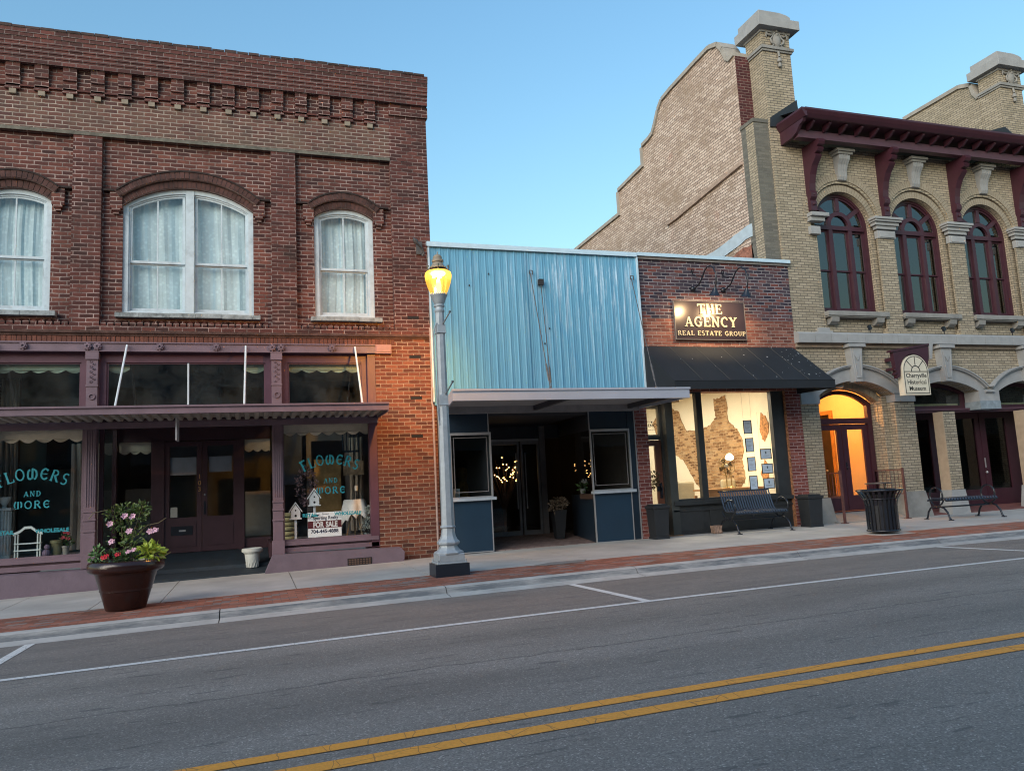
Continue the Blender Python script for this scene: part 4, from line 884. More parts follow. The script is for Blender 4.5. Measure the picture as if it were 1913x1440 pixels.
for i in range(46):
    u = 1-abs(rnd.gauss(0, .13)) if i < 34 else rnd.random(); v = rnd.uniform(.05, .95) if u < .8 else min(.95, abs(rnd.gauss((1-u)*0+.35, .3)))
    u = min(max(u, .05), .985); x = a0+(a1-a0)*u; y = yt+(yb-yt)*v; z = zt+(zb-zt)*v+.002; r = rnd.uniform(.005, .017)
    n_ = Vector((0, -(zt-zb), (yt-yb))).normalized()
    pts = []
    for k in range(7):
        q = 6.283*k/7; rr_ = r*rnd.uniform(.6, 1.2); pts.append((x+rr_*math.cos(q), y+rr_*math.sin(q)*1.1*n_.z, z-rr_*math.sin(q)*1.1*n_.y*-1*-1+.004))
    mb.add(pts, [tuple(range(7))])
aw.part(mb, "bird_dropping", mat("dropping_white", (.55,.56,.55), .9))
# sign board with raised letters
SG = Thing("office_sign", (9.48, 14.33, 4.6), "dark sign board reading THE AGENCY REAL ESTATE GROUP on the brick wall", "sign")
SG.part(MB().box(8.60, 10.37, 14.32, 14.36, 4.175, 5.03), "board", mat("aubergine_board", (.030,.020,.026), .28, var=.15, vs=2))
SG.part(MB().prism(rect(8.595, 10.375, 4.17, 5.035), 14.317, 14.37, holes=[rect(8.607, 10.363, 4.182, 5.023)]), "edge_strip", mat("grey_edge", (.14,.13,.13), .5))
LET = mat("cream_letter_paint", (.45,.40,.28), .4)
mb = MB(); stroke_text(mb, "THE", .215, 9.47, 14.318, 4.745, wt=.21, sx=1.12, space=.1, ext=.022)
stroke_text(mb, "AGENCY", .215, 9.48, 14.318, 4.46, wt=.20, sx=1.13, space=.09, ext=.022)
stroke_text(mb, "REAL ESTATE GROUP", .10, 9.49, 14.318, 4.265, wt=.19, sx=1.12, space=.16, ext=.016)
SG.part(mb, "raised_lettering", LET)
# goose-neck lamps
def spot(parent_loc, parent, loc, target, e, col, size, blend, r=.03):
    d = bpy.data.lights.new("lamp_bulb_light", 'SPOT'); d.energy = e; d.color = col; d.spot_size = R(size); d.spot_blend = blend; d.shadow_soft_size = r
    o = bpy.data.objects.new("lamp_bulb_light", d); COL.objects.link(o); o.parent = parent
    o.location = Vector(loc)-Vector(parent_loc); o.rotation_euler = (Vector(loc)-Vector(target)).to_track_quat('Z', 'Y').to_euler()
GN = None
for i, x in enumerate((9.13, 9.90)):
    t = Thing("gooseneck_lamp", (x, 14.4, 5.31), ("black gooseneck lamp left of its twin above the dark office sign" if i == 0 else "black gooseneck lamp nearer the museum above the dark office sign"), "wall lamp", "gooseneck lamps over the office sign")
    t.part(MB().ball((x, 14.37, 5.31), .062, 12), "wall_boss", BLACKP, smooth=60)
    path = [(14.36,5.31),(14.22,5.315),(14.08,5.36),(13.96,5.47),(13.86,5.575),(13.74,5.63),(13.62,5.62),(13.52,5.54),(13.47,5.42),(13.46,5.30),(13.49,5.18),(13.52,5.12)]
    t.part(MB().tube([(x, a, b) for a, b in path], .016, 8), "arm", BLACKP, smooth=60)
    sc_ = [(14.385,5.70),(14.34,5.75),(14.29,5.73),(14.30,5.68),(14.35,5.66)]; sc2 = [(14.38,5.71),(14.30,5.60),(14.18,5.54),(14.06,5.53),(13.99,5.50),(13.97,5.46)]
    t.part(MB().tube([(x, a, b) for a, b in sc_], .010, 6).tube([(x, a, b) for a, b in sc2], .010, 6), "scroll_brace", BLACKP, smooth=60)
    A = Vector((x, 13.52, 5.14)); dirv = Vector((0, .28, -1)).normalized()
    mb = MB().lathe([(.022,0),(.03,-.03),(.045,-.06),(.075,-.12),(.115,-.185),(.120,-.19),(.11,-.185),(.07,-.12),(.03,-.05)], (0,0,0), 20)
    rot = Vector((0,0,-1)).rotation_difference(dirv).to_matrix(); mb.v = [tuple(A+rot@Vector(v)) for v in mb.v]
    t.part(mb, "shade", BLACKP, smooth=50)
    B = A+dirv*.13; t.part(MB().ball(B, .03, 10), "bulb", emat("warm_bulb", (1, .72, .38), 12))
    spot((x, 14.4, 5.31), t.o, A+dirv*.185, (x-.05, 14.4, 4.55), 26, (1, .66, .33), 120, .9)
# ------------------------------------------------------------------ MUSEUM
MU = Thing("buff_brick_museum_building", (15.9, 14.4, 0), "tall buff brick museum with arched upper windows, maroon bracketed cornice and stone arches", "building")
MX0, MX1 = 11.66, 21.6
# lower wall with three wide segmental arches
A_ = (12.19, 14.36, 2.93, 3.26); B_ = (14.96, 17.00, 2.98, 3.24); C_ = (17.65, 19.69, 2.98, 3.24)
outer = [(11.70, 2.55), (11.70, 4.12), (MX1, 4.12), (MX1, 2.55), (19.69, 2.55)]+arc(19.69-2.04, 19.69, 2.98, 3.24)+[(17.65, 2.55), (17.00, 2.55)]+arc(14.96, 17.0, 2.98, 3.24)+[(14.96, 2.55), (14.36, 2.55)]+arc(12.19, 14.36, 2.93, 3.26)+[(12.19, 2.55)]
MU.part(MB().prism(outer, 14.40, 14.75), "lower_wall", YEL)
MU.each([MB().box(11.70, 12.19, 14.395, 15.1, .62, 2.545), MB().box(14.36, 14.955, 14.395, 15.0, .65, 2.545), MB().box(19.75, MX1, 14.395, 15.3, .4, 2.545)], "ground_floor_pier", YEL)
MU.part(MB().box(14.20, 14.353, 14.62, 15.1, .05, 2.9), "stepped_jamb", YEL)
def flared(x0, x1, x2, x3, z0, z1, yf=14.36, yb=15.1):
    return MB().add([(x0,yf-.03,z0),(x1,yf-.03,z0),(x1,yb,z0),(x0,yb,z0),(x2,yf+.015,z1),(x3,yf+.015,z1),(x3,yb,z1),(x2,yb,z1)], [(0,3,2,1),(4,5,6,7),(0,1,5,4),(1,2,6,5),(2,3,7,6),(3,0,4,7)])
MU.each([flared(11.72, 12.34, 11.70, 12.24, 0, .62), flared(14.34, 15.12, 14.35, 14.97, 0, .65), flared(19.6, MX1, 19.7, MX1, 0, .65)], "pier_base", STONE)
# stone archivolts
def archivolt(a, b, z0, zc, zlow, left=True, right=True):
    t = .30; mb = MB()
    o = arc(a-.22, b+.22, z0+.08, zc+.31, 24); i_ = arc(a, b, z0, zc, 24)
    mb.prism(o+i_[::-1], 14.355, 14.76)
    for k, (d0, d1, pr) in enumerate(((.31, .345, .07), (.345, .375, .10))):
        o2 = arc(a-.22-(d1-.31)*.7, b+.22+(d1-.31)*.7, z0+.08+(d1-.31)*.6, zc+d1, 24); i2 = arc(a-.22-(d0-.31)*.7, b+.22+(d0-.31)*.7, z0+.08+(d0-.31)*.6, zc+d0, 24)
        mb.prism(o2+i2[::-1], 14.355-pr, 14.40)
    return mb
for a, b, z0, zc in (A_, B_, C_): MU.part(archivolt(a, b, z0, zc, 2.9), "stone_arch", STONE_W)
MU.each([MB().box(11.69, 12.195, 14.352, 15.1, 2.735, 3.02), MB().box(14.355, 14.965, 14.352, 15.02, 2.76, 3.03).box(14.32, 14.47, 14.33, 14.352, 2.955, 2.99), MB().box(16.995, 17.655, 14.352, 14.78, 2.74, 3.03).box(17.19, 17.46, 14.29, 14.352, 2.955, 2.995), MB().box(19.69, 20.3, 14.352, 14.8, 2.55, 3.03)], "impost_stone", STONE_W)
MU.part(MB().box(16.99, 17.66, 14.346, 14.79, 2.54, 2.738), "corbel_stone", mat("blue_grey_stone", (.22,.27,.30), .8, var=.2, vs=8))
for cx in (13.235, 15.935, 18.64):
    mb = MB(); mb.prism([(cx-.10, 3.22), (cx+.10, 3.22), (cx+.17, 4.02), (cx-.17, 4.02)], 14.20, 14.45)
    mb.prism([(cx-.07, 3.30), (cx+.07, 3.30), (cx+.13, 3.95), (cx-.13, 3.95)], 14.18, 14.199, holes=[[(cx-.05, 3.36), (cx+.05, 3.36), (cx+.09, 3.84), (cx, 3.70), (cx-.09, 3.84)]])
    mb.box(cx-.24, cx+.24, 14.15, 14.44, 4.025, 4.10); MU.part(mb, "keystone", STONE_W, bevel=.006)
# belt course
mb = MB(); x = 11.68; rnd = random.Random(8)
while x < MX1:
    e = min(x+rnd.uniform(.44, .52), MX1); mb.prism([(14.22+rnd.uniform(-.004,.004), 4.13), (14.22, 4.33), (14.26, 4.375), (14.5, 4.42), (14.5, 4.13)], x+.004, e-.003, 'yz'); x = e
MU.part(mb, "belt_stone", STONE_W); MU.part(MB().box(11.70, MX1, 14.28, 14.45, 4.115, 4.128).box(11.70, MX1, 14.34, 14.45, 4.04, 4.114), "belt_moulding", mat("brown_belt_stone", (.26,.21,.16), .9, var=.2))
# upper wall: front layer with tall openings, recessed layer with the real ones
cs = [13.50, 15.76, 18.02, 20.28]; SPR = 7.06
def big(cx, r, zb, zc_): return archshape(cx-r, cx+r, zb, zc_, zc_+r, 22)
YU0 = 4.38
mb = MB(); mb.prism(rect(11.60, MX1, YU0, 8.98), 14.40, 14.49, holes=[big(c, 1.0, YU0+.02, SPR+.02) for c in cs]); MU.part(mb, "upper_wall", YEL)
mb = MB(); mb.prism(rect(11.60, MX1, YU0, 8.98), 14.50, 14.85, holes=[big(c, .82, 4.90, SPR) for c in cs]); MU.part(mb, "recessed_wall", YEL)
for c in cs:
    m1 = MB(); ring_bricks(m1, c-.825, c+.825, SPR, SPR+.825, .175, 14.445, 14.60, w=.07, gap=.010, jit=.001)
    m2 = MB(); ring_bricks(m2, c-1.03, c+1.03, SPR+.05, SPR+1.08, .17, 14.375, 14.41, w=.07, gap=.010, jit=.001)
    BRK = mat("buff_arch_brick", (.29,.25,.185), .85, var=.12, vs=5); MU.part(m1, "inner_arch_ring", BRK); MU.part(m2, "outer_arch_ring", BRK)
    mb = MB(); mb.box(c-.86, c+.92, 14.28, 14.52, 4.795, 4.90).box(c-.84, c+.90, 14.31, 14.52, 4.765, 4.794); s = MU.part(mb, "window_sill", STONE)
    for d in (-.66, .66): MU.part(MB().prism([(14.50,4.60),(14.42,4.60),(14.33,4.66),(14.31,4.762),(14.50,4.762)], c+d-.10, c+d+.12, 'yz'), "sill_bracket", STONE, parent=s)
# pilasters between the windows
for i, c in enumerate((14.63, 16.89, 19.15, 21.41)):
    mb = MB(); mb.box(c-.25, c+.25, 14.35, 14.50, 4.53, 6.74).box(c-.19, c+.19, 14.33, 14.35, 4.6, 6.74) if False else mb.box(c-.25, c+.25, 14.35, 14.399, 4.53, 6.74)
    MU.part(mb, "pilaster", YEL)
    MU.part(MB().box(c-.33, c+.33, 14.27, 14.42, 4.38, 4.44).box(c-.29, c+.29, 14.31, 14.42, 4.441, 4.49).box(c-.27, c+.27, 14.33, 14.42, 4.491, 4.53), "pilaster_base", YEL)
    MU.part(MB().box(c-.27, c+.27, 14.31, 14.42, 6.74, 6.93).box(c-.22, c+.22, 14.29, 14.31, 6.76, 6.90).box(c-.30, c+.30, 14.29, 14.42, 6.965, 7.05).box(c-.36, c+.36, 14.25, 14.42, 7.051, 7.13).box(c-.40, c+.40, 14.20, 14.42, 7.131, 7.18).box(c-.43, c+.43, 14.17, 14.42, 7.181, 7.24), "pilaster_capital", STONE_W, bevel=.005)
MU.part(MB().box(12.40, 12.68, 14.31, 14.46, 6.74, 6.93).box(12.40, 12.80, 14.27, 14.46, 7.05, 7.15).box(12.38, 12.88, 14.20, 14.46, 7.151, 7.24), "end_capital", STONE_W, bevel=.005)
MU.part(MB().box(12.35, 12.67, 14.34, 14.45, 4.42, 4.50).box(12.30, 12.72, 14.30, 14.45, 4.38, 4.42), "end_pilaster_base", STONE_W)
MU.part(MB().box(12.44, 12.655, 14.43, 14.50, 4.51, 6.74), "end_pilaster", YEL)
# arched windows
def arch_window(c):
    y = 14.60; r = .82
    mb = MB(); mb.prism(big(c, r, 4.90, SPR), y, y+.12, holes=[big(c, r-.07, 4.97, SPR)])
    mb.prism(big(c, r-.07, 4.97, SPR), y+.03, y+.11, holes=[big(c, r-.115, 5.01, SPR)])
    mb.box(c-r+.1, c+r-.1, y-.02, y+.10, 6.97, 7.075)
    for s in (-1, 1): mb.box(c+s*.29-.055, c+s*.29+.055, y-.015, y+.09, 4.97, 6.969)
    root = MU.part(mb, "window", MAROON)
    fan = MB(); rb = [(c+.36*math.cos(math.pi*i/16), 7.08+.36*math.sin(math.pi*i/16)) for i in range(17)]; rs = [(c+.26*math.cos(math.pi*i/16), 7.08+.26*math.sin(math.pi*i/16)) for i in range(17)]
    fan.prism(rb+rs[::-1], y-.01, y+.09)
    for q in (38, 90, 142):
        d = Vector((math.cos(R(q)), math.sin(R(q)))); n_ = Vector((-d.y, d.x))*.05
        fan.prism([(c+d.x*.37+n_.x, 7.08+d.y*.37+n_.y), (c+d.x*.37-n_.x, 7.08+d.y*.37-n_.y), (c+d.x*.75-n_.x, 7.07+d.y*.72-n_.y), (c+d.x*.75+n_.x, 7.07+d.y*.72+n_.y)], y-.005, y+.085)
    MU.part(fan, "fanlight", MAROON, parent=root)
    for a, b in ((c-r+.115, c-.345), (c-.235, c+.235), (c+.345, c+r-.115)):
        sm = MB(); sm.prism(rect(a, b, 5.95, 6.97), y+.045, y+.075, holes=[rect(a+.035, b-.035, 5.985, 6.92)]); sm.prism(rect(a, b, 5.0, 5.98), y+.076, y+.105, holes=[rect(a+.04, b-.04, 5.06, 5.94)])
        MU.part(sm, "sash", MAROON, parent=root)
    gp = MB().box(c-r+.1, c+r-.1, y+.060, y+.063, 5.97, 6.96).box(c-r+.1, c+r-.1, y+.090, y+.093, 5.02, 5.96)
    gp.prism(big(c, r-.1, 7.04, 7.05), y+.05, y+.053); MU.part(gp, "pane", REFGL, parent=root)
for c in cs: arch_window(c)
MU.part(MB().box(11.7, MX1, 16.2, 16.3, 4.5, 8.8), "upstairs_partition", mat("dim_room_wall", (.05,.05,.055), .9))
# consoles over the windows
for c in cs:
    mb = MB(); x0 = c-.01; pr = [(14.40,8.13),(14.33,8.14),(14.30,8.22),(14.30,8.36),(14.26,8.5),(14.18,8.62),(14.17,8.72),(14.40,8.72)]
    vs = []; n_ = len(pr)
    for s in (-1, 1):
        for (yy, zz) in pr: vs.append((x0+s*(.115+.05*(zz-8.13)/.6), yy, zz))
    mb.add(vs, [tuple(range(n_)), tuple(reversed(range(n_, 2*n_)))]+[(i, (i+1) % n_, (i+1) % n_+n_, i+n_) for i in range(n_)])
    for k in (-.07, 0, .07): mb.prism([(yy-.012, zz) for yy, zz in pr[1:7]]+[(14.30, 8.70), (14.32, 8.2)], x0+k-.014, x0+k+.014, 'yz')
    MU.part(mb, "console", STONE_W)
    MU.part(MB().box(x0-.22, x0+.22, 14.14, 14.42, 8.72, 8.78).box(x0-.26, x0+.26, 14.10, 14.42, 8.781, 8.84), "console_cap", STONE)
# cornice
CY0 = 13.52
mb = MB(); mb.box(11.85, MX1, CY0+.06, 14.45, 9.20, 9.235)                      # soffit
mb.prism([(CY0+.06,9.19),(CY0+.03,9.20),(CY0-.03,9.27),(CY0-.07,9.34),(CY0-.07,9.385),(CY0+.06,9.385)], 11.85, MX1, 'yz')
mb.prism([(11.85,9.19),(11.80,9.27),(11.76,9.34),(11.76,9.385),(11.9,9.385),(11.9,9.19)], CY0-.05, 14.55)
cor = MU.part(mb, "cornice", MAROON)
MU.part(MB().box(11.94, MX1, 13.88, 14.06, 8.875, 9.06), "cornice_beam", mat("faded_maroon_paint", (.085,.038,.055), .5, var=.12), parent=cor)
mb = MB(); x = 12.20
while x < MX1:
    pts = [(13.62,9.197),(13.62,9.15),(13.68,9.12),(13.72,9.08),(13.78,9.05),(13.87,9.03),(13.87,9.197)]
    mo = MB().prism(pts, x-.03, x+.03, 'yz'); MU.part(mo, "rafter_tail", MAROON, parent=cor); x += .46
def bracket(c, w=.085):
    pr = [(14.40,7.30),(14.27,7.30),(14.27,7.52),(14.30,7.56),(14.24,7.62),(14.23,7.72),(14.27,7.78),(14.25,7.95),(14.20,8.15),(14.11,8.34),(13.99,8.46),(13.95,8.52),(13.99,8.58),(13.90,8.60),(13.86,8.66),(13.90,8.71),(13.83,8.74),(13.80,8.80),(13.83,8.872),(14.40,8.872)]
    mb = MB().prism(pr, c-w, c+w, 'yz')
    for z in (7.45, 7.68): mb.ball((c, 14.255, z), .035, 8)
    return mb
for c in (12.53, 14.70, 16.99, 19.20, 21.4): MU.part(bracket(c), "cornice_bracket", MAROON, parent=cor)
MU.part(MB().prism([(13.56,9.188),(13.60,9.12),(13.72,9.08),(13.80,9.0),(13.86,8.95),(14.0,8.90),(14.4,8.88),(14.4,9.188)], 11.86, 11.935, 'yz'), "end_scroll", MAROON, parent=cor)
MU.part(MB().add([(11.9,CY0,9.392),(MX1,CY0,9.392),(MX1,18,10.6),(11.9,18,10.6)], [(0,1,2,3)]), "front_roof", mat("slate_roof", (.045,.045,.05), .8, var=.3, vs=12))
MU.part(MB().prism([(11.60, 9.32), (11.63, 9.56), (12.42, 10.08), (12.46, 9.4)], 14.365, 14.396), "roof_flashing", mat("bitumen_flashing", (.015,.020,.025), .6))
MU.part(MB().prism([(14.0, 9.5), (17.4, 9.6), (17.4, 10.72), (14.40, 10.12)], 19.15, 19.195, 'yz'), "roof_flashing", MATS["bitumen_flashing"])
# party walls with curved coping
def gable(profile, x0, x1, m, cap, nm):
    MU.part(MB().prism([(profile[0][0], 4.2 if x0 < 12 else 9.2)]+profile+[(profile[-1][0], 4.2 if x0 < 12 else 9.2)], x0, x1, 'yz'), nm, m)
    top = profile; mb = MB()
    for i in range(len(top)-1):
        (ya, za), (yb_, zb_) = top[i], top[i+1]
        d = Vector((yb_-ya, zb_-za)); n_ = Vector((-d.y, d.x)).normalized()*.11; n0 = n_*-.05
        mb.prism([(ya-n0.x*0, za), (yb_, zb_), (yb_+n_.x, zb_+n_.y), (ya+n_.x, za+n_.y)], x0-.05-.0007*i, x1+.05+.0007*i, 'yz')
    MU.part(mb, nm+"_coping", cap)
COP = mat("grey_coping", (.33,.31,.27), .85, var=.15, vs=5, stain=.25)
prof = [(14.95,11.38),(15.16,11.34),(15.30,11.46),(15.44,11.78),(15.6,12.0),(15.95,12.12),(16.6,12.10),(17.9,12.03),(18.4,11.97),(18.62,11.80),(18.85,11.48),(19.05,11.26),(19.3,11.20),(19.72,11.17),(19.725,10.56),(21.45,10.44),(21.455,9.66),(26.5,9.58)]
gable(prof, 11.20, 11.60, SIDE, COP, "left_gable_wall")
MU.part(MB().box(11.206, 11.594, 14.93, 14.948, 9.3, 11.37), "gable_end_face", GABLE_F)
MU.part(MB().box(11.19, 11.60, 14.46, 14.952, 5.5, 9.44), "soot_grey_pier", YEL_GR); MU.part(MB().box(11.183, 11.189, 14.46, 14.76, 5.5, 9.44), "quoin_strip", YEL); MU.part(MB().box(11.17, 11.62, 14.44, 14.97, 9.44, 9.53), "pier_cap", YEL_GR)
MU.part(MB().prism([(14.98,8.60),(15.05,8.70),(18.55,8.42),(18.60,8.33),(18.1,8.34),(16.6,8.47),(15.4,8.57)], 11.13, 11.199, 'yz'), "old_roofline_ledge", mat("tan_render", (.36,.27,.21), .9, var=.2, vs=5, bump=.8, bs=20))
MU.part(MB().prism(rough([(14.86,7.10),(15.4,7.06),(15.9,6.98),(16.8,6.90),(17.4,6.80),(17.4,6.45),(16.3,6.62),(15.6,6.72),(14.88,6.81)], .02, 3, 9), 11.175, 11.199, 'yz'), "pale_blue_patch", mat("pale_blue_render", (.42,.52,.58), .8, var=.1, vs=6))
MU.part(MB().prism(rough([(14.9,6.62),(15.4,6.6),(16.0,6.5),(17.0,6.4),(17.0,6.1),(14.9,6.1)], .05, 4, 12), 11.19, 11.199, 'yz'), "bare_red_patch", mat("raw_red_brick", (.34,.15,.10), .95, var=.5, vs=14, bump=1))
prof2 = [(15.03,11.28),(15.1,11.26),(15.22,11.45),(15.28,11.72),(15.62,11.84),(17.6,11.84),(17.9,11.5),(18.4,11.0),(19.5,10.9),(24,10.8)]
gable(prof2, 19.20, 19.60, YEL, COP, "right_gable_wall")
def chimney(x0, x1, nm):
    y0, y1 = 14.402, 15.02
    root = MU.part(MB().box(x0, x1, y0, y1, 8.99, 11.80), nm, YEL)
    c = (x0+x1)/2
    MU.part(MB().box(x0-.06, x1+.06, y0-.07, y1+.06, 11.30, 11.37).box(x0-.03, x1+.03, y0-.04, y1+.03, 11.25, 11.299), "chimney_moulding", STONE, parent=root)
    mb = MB().box(x0-.03, x1+.03, y0-.03, y1+.03, 11.74, 11.80).box(x0-.17, x1+.19, y0-.19, y1+.18, 11.80, 12.03)
    mb.prism([(x0-.10,12.03),(x1-.0,12.03),(x1+.0,12.14),(x1-.12,12.19),(c+.10,12.22),(x0-.10,12.22)], y0-.12, y1+.1)
    MU.part(mb, "chimney_cap", STONE_W, parent=root, bevel=.006)
    mb = MB(); cx = c+.02; yy = y0-.03
    mb.lathe([(.001,-.19),(.07,-.16),(.115,-.07),(.12,.03),(.09,.13),(.04,.17),(.001,.18)], (cx, yy+.01, 11.56), 16, sy=.45)
    for s in (-1, 1):
        mb.tube([(cx+s*.07, yy, 11.44), (cx+s*.16, yy-.01, 11.47), (cx+s*.19, yy-.01, 11.56), (cx+s*.13, yy, 11.62), (cx+s*.10, yy, 11.68), (cx+s*.05, yy-.02, 11.74)], [.02,.028,.025,.02,.022,.018], 8)
        mb.tube([(cx+s*.10, yy, 11.70), (cx+s*.19, yy, 11.66), (cx+s*.27, yy, 11.69), (cx+s*.29, yy, 11.75)], [.018,.03,.024,.016], 8)
        mb.tube([(cx+s*.29, yy, 11.72), (cx+s*.30, yy, 11.64), (cx+s*.29, yy, 11.60)], [.02,.022,.008], 8)
        mb.tube([(cx+s*.10, yy, 11.42), (cx+s*.17, yy, 11.37), (cx+s*.22, yy, 11.38)], [.02,.024,.012], 8)
    mb.ball((cx, yy-.02, 11.77), .035, 8); mb.ball((cx, yy-.02, 11.69), .04, 8)
    MU.part(mb, "carved_cartouche", STONE, parent=root, smooth=50)
    mb = MB(); mb.tube([(cx+.01, yy, 11.26), (cx+.01, yy-.02, 11.12)], [.03, .025], 8)
    mb.lathe([(.001,0),(.035,.01),(.05,.05),(.035,.09),(.02,.12)], (cx+.01, yy-.01, 10.86), 12); mb.lathe([(.03,0),(.055,.02),(.05,.08),(.03,.12)], (cx+.01, yy-.01, 10.98), 12)
    MU.part(mb, "stone_tassel", STONE, parent=root, smooth=50)
chimney(11.60, 12.40, "left_chimney"); chimney(19.20, 20.0, "right_chimney")
MU.each(MB().box(MX1-.3, MX1, 14.9, 26, 0, 9.2).box(11.6, MX1, 25.8, 26, 0, 9.2), "outer_wall", YEL)
MU.part(MB().box(11.565, 11.62, 14.75, 26.5, -.1, 4.3), "party_wall_foot", SH)
MU.each(MB().box(11.7, MX1-.3, 15.0, 25.8, 4.15, 4.3), "museum_floor", DARKIN)
# doorway under the first arch
m1 = MB(); m1.prism(rect(12.19, 14.21, .05, 3.32), 14.76, 14.95, holes=[archshape(12.36, 14.19, .05, 2.80, 3.12)])
MU.part(m1, "brick_reveal", YEL)
m1 = MB(); ring_bricks(m1, 12.36, 14.19, 2.80, 3.12, .16, 14.735, 14.78, w=.07); MU.part(m1, "soldier_arch", BRK)
m1 = MB(); m1.prism(archshape(12.37, 14.18, .24, 2.79, 3.11), 14.96, 15.06, holes=[rect(12.52, 14.05, .26, 2.31), archshape(12.49, 14.06, 2.44, 2.74, 3.02)])
df = MU.part(m1, "door_frame", MAROON)
MU.part(MB().prism(archshape(12.48, 14.07, 2.43, 2.74, 3.03), 15.00, 15.004), "transom_pane", CLEAR, parent=df)
for k, (a, b) in enumerate(((12.53, 13.265), (13.28, 14.04))):
    d = MU.part(MB().prism(rect(a, b, .27, 2.30), 15.0, 15.05, holes=[rect(a+.16, b-.13, .62, 2.17)]), "door", MAROON, parent=None)
    MU.part(MB().box(a+.15, b-.12, 15.02, 15.024, .61, 2.18), "pane", CLEAR, parent=d)
    if k: MU.part(MB().ball((13.33, 14.98, 1.28), .022).box(13.315, 13.345, 14.99, 15.0, 1.22, 1.4), "door_knob", BLACKP, parent=d)
    else: MU.part(MB().ball((12.74, 14.985, 1.22), .03), "door_knob", mat("brass", (.55,.30,.12)), parent=d)
ORG = mat("warm_hall_plaster", (.66,.50,.30), .8, var=.03)
MU.each(MB().box(14.55, 14.62, 15.08, 16.75, .2, 3.6).box(14.55, 14.62, 16.75, 18.5, 2.75, 3.6).box(12.2, 12.26, 15.1, 18.6, .2, 3.6).box(12.2, 16.5, 18.6, 18.7, .2, 3.6).box(12.2, 14.62, 15.0, 18.6, 3.6, 3.7), "hall_wall", ORG)
MU.part(MB().prism([(16.70,.2),(16.70,2.80),(18.4,2.80),(18.4,2.7),(16.80,2.7),(16.80,.2)], 14.50, 14.549, 'yz'), "hall_door_casing", mat("honey_wood", (.40,.20,.06), .5))
MU.part(MB().box(14.7, 16.5, 16.7, 18.5, .2, 3.0), "dark_cabinet", mat("dark_cabinet_wood", (.03,.02,.015), .5))
MU.part(MB().box(12.26, 14.55, 15.06, 18.6, .15, .24), "hall_floor", mat("hall_floor_wood", (.2,.1,.05), .4))
ld = bpy.data.lights.new("hall_lamp_light", 'POINT'); ld.energy = 55; ld.color = (1, .47, .13); ld.shadow_soft_size = .12
lo = bpy.data.objects.new("hall_lamp_light", ld); lo.location = (13.1-15.9, 16.0-14.4, 3.2); COL.objects.link(lo); lo.parent = MU.o
MU.part(MB().ball((13.1, 16.6, 3.25), .09, 12), "hall_lamp_globe", emat("amber_globe", (1, .5, .12), 3))
MU.part(MB().prism([(14.22,-.05),(14.22,.075),(14.98,.24),(15.1,.24),(15.1,-.05)], 12.25, 14.3, 'yz'), "entry_slope", STONE)
MU.part(MB().lathe([(.05,0),(.10,-.02),(.11,-.05),(.08,-.08),(.001,-.085)], (12.98+.03, 14.62, 3.20), 16), "soffit_lamp", mat("lamp_glass_off", (.45,.42,.36), .3))
# glazed front under the other arches
m1 = MB()
for (a, b, z0, zc) in (B_, C_):
    m1 = MB().prism(archshape(a-.03, b+.03, 2.60, z0+.0, zc+.02), 14.80, 14.88, holes=[archshape(a+.10, b-.10, 2.68, z0-.02, zc-.09)])
    tw = MU.part(m1, "arched_transom", MAROON); MU.part(MB().prism(archshape(a+.09, b-.09, 2.67, z0-.02, zc-.085), 14.84, 14.844), "pane", DIRTYGL, parent=tw)
    MU.part(MB().box(a+.1, b-.12, 14.90, 14.93, 2.66, 2.74), "tan_blind_rail", mat("tan_board", (.42,.30,.17), .8), parent=tw)
MU.part(MB().box(14.96, 19.75, 14.70, 14.90, 2.505, 2.598).box(14.96, 19.75, 14.66, 14.70, 2.55, 2.598), "lintel_beam", mat("faded_maroon_paint", (.085,.038,.055), .5))
MU.part(MB().box(15.82, 16.19, 14.405, 14.69, .60, 2.505), "brick_post", YEL); MU.part(MB().box(15.80, 15.819, 14.41, 14.69, .60, 2.50), "stucco_side", mat("tan_stucco", (.40,.31,.22), .9))
MU.part(flared(15.66, 16.26, 15.79, 16.21, 0, .62, 14.37, 14.72), "post_base", STONE_W)
MU.part(MB().box(18.49, 18.86, 14.405, 14.69, .60, 2.505), "brick_post", YEL); MU.part(MB().box(18.47, 18.489, 14.41, 14.69, .60, 2.50), "stucco_side", MATS["tan_stucco"])
MU.part(flared(18.33, 18.93, 18.46, 18.88, 0, .62, 14.37, 14.72), "post_base", STONE_W)
m1 = MB(); holes = [rect(15.06, 15.45, .55, 2.35), rect(15.66, 16.27, .55, 2.38), rect(17.12, 17.80, .55, 2.38), rect(18.16, 18.86, .55, 2.38)]
m1.prism(rect(14.96, 19.75, .12, 2.62), 15.28, 15.36, holes=holes); m1.box(17.95, 18.0, 15.265, 15.28, .15, 2.5)
gf = MU.part(m1, "glazed_entrance", MAROON)
MU.each([MB().box(h[0][0]-.01, h[1][0]+.01, 15.31, 15.314, h[0][1]-.01, h[2][1]+.01) for h in holes], "pane", glassmat("museum_glass", .03, tint=(.6,.6,.6)), parent=gf)
MU.part(MB().ball((17.985, 15.25, .98), .035).box(17.965, 18.0, 15.255, 15.265, 1.1, 1.35), "door_knob", ALU, parent=gf)
MU.part(MB().box(14.96, 19.75, 14.9, 15.3, 2.6, 2.66), "recess_ceiling", MAROON)
MU.part(sweepx(MB(), [(14.45,-.05),(14.45,.02),(15.4,.10),(15.4,-.05)], 14.97, 19.7), "brick_threshold", brickmat("threshold_brick", [(0,(.16,.05,.045)),(1,(.22,.08,.07))], (.15,.12,.11)))
MU.part(MB().box(14.7, MX1-.3, 18, 18.1, 0, 4), "gallery_wall", MATS["near_black_wall"])
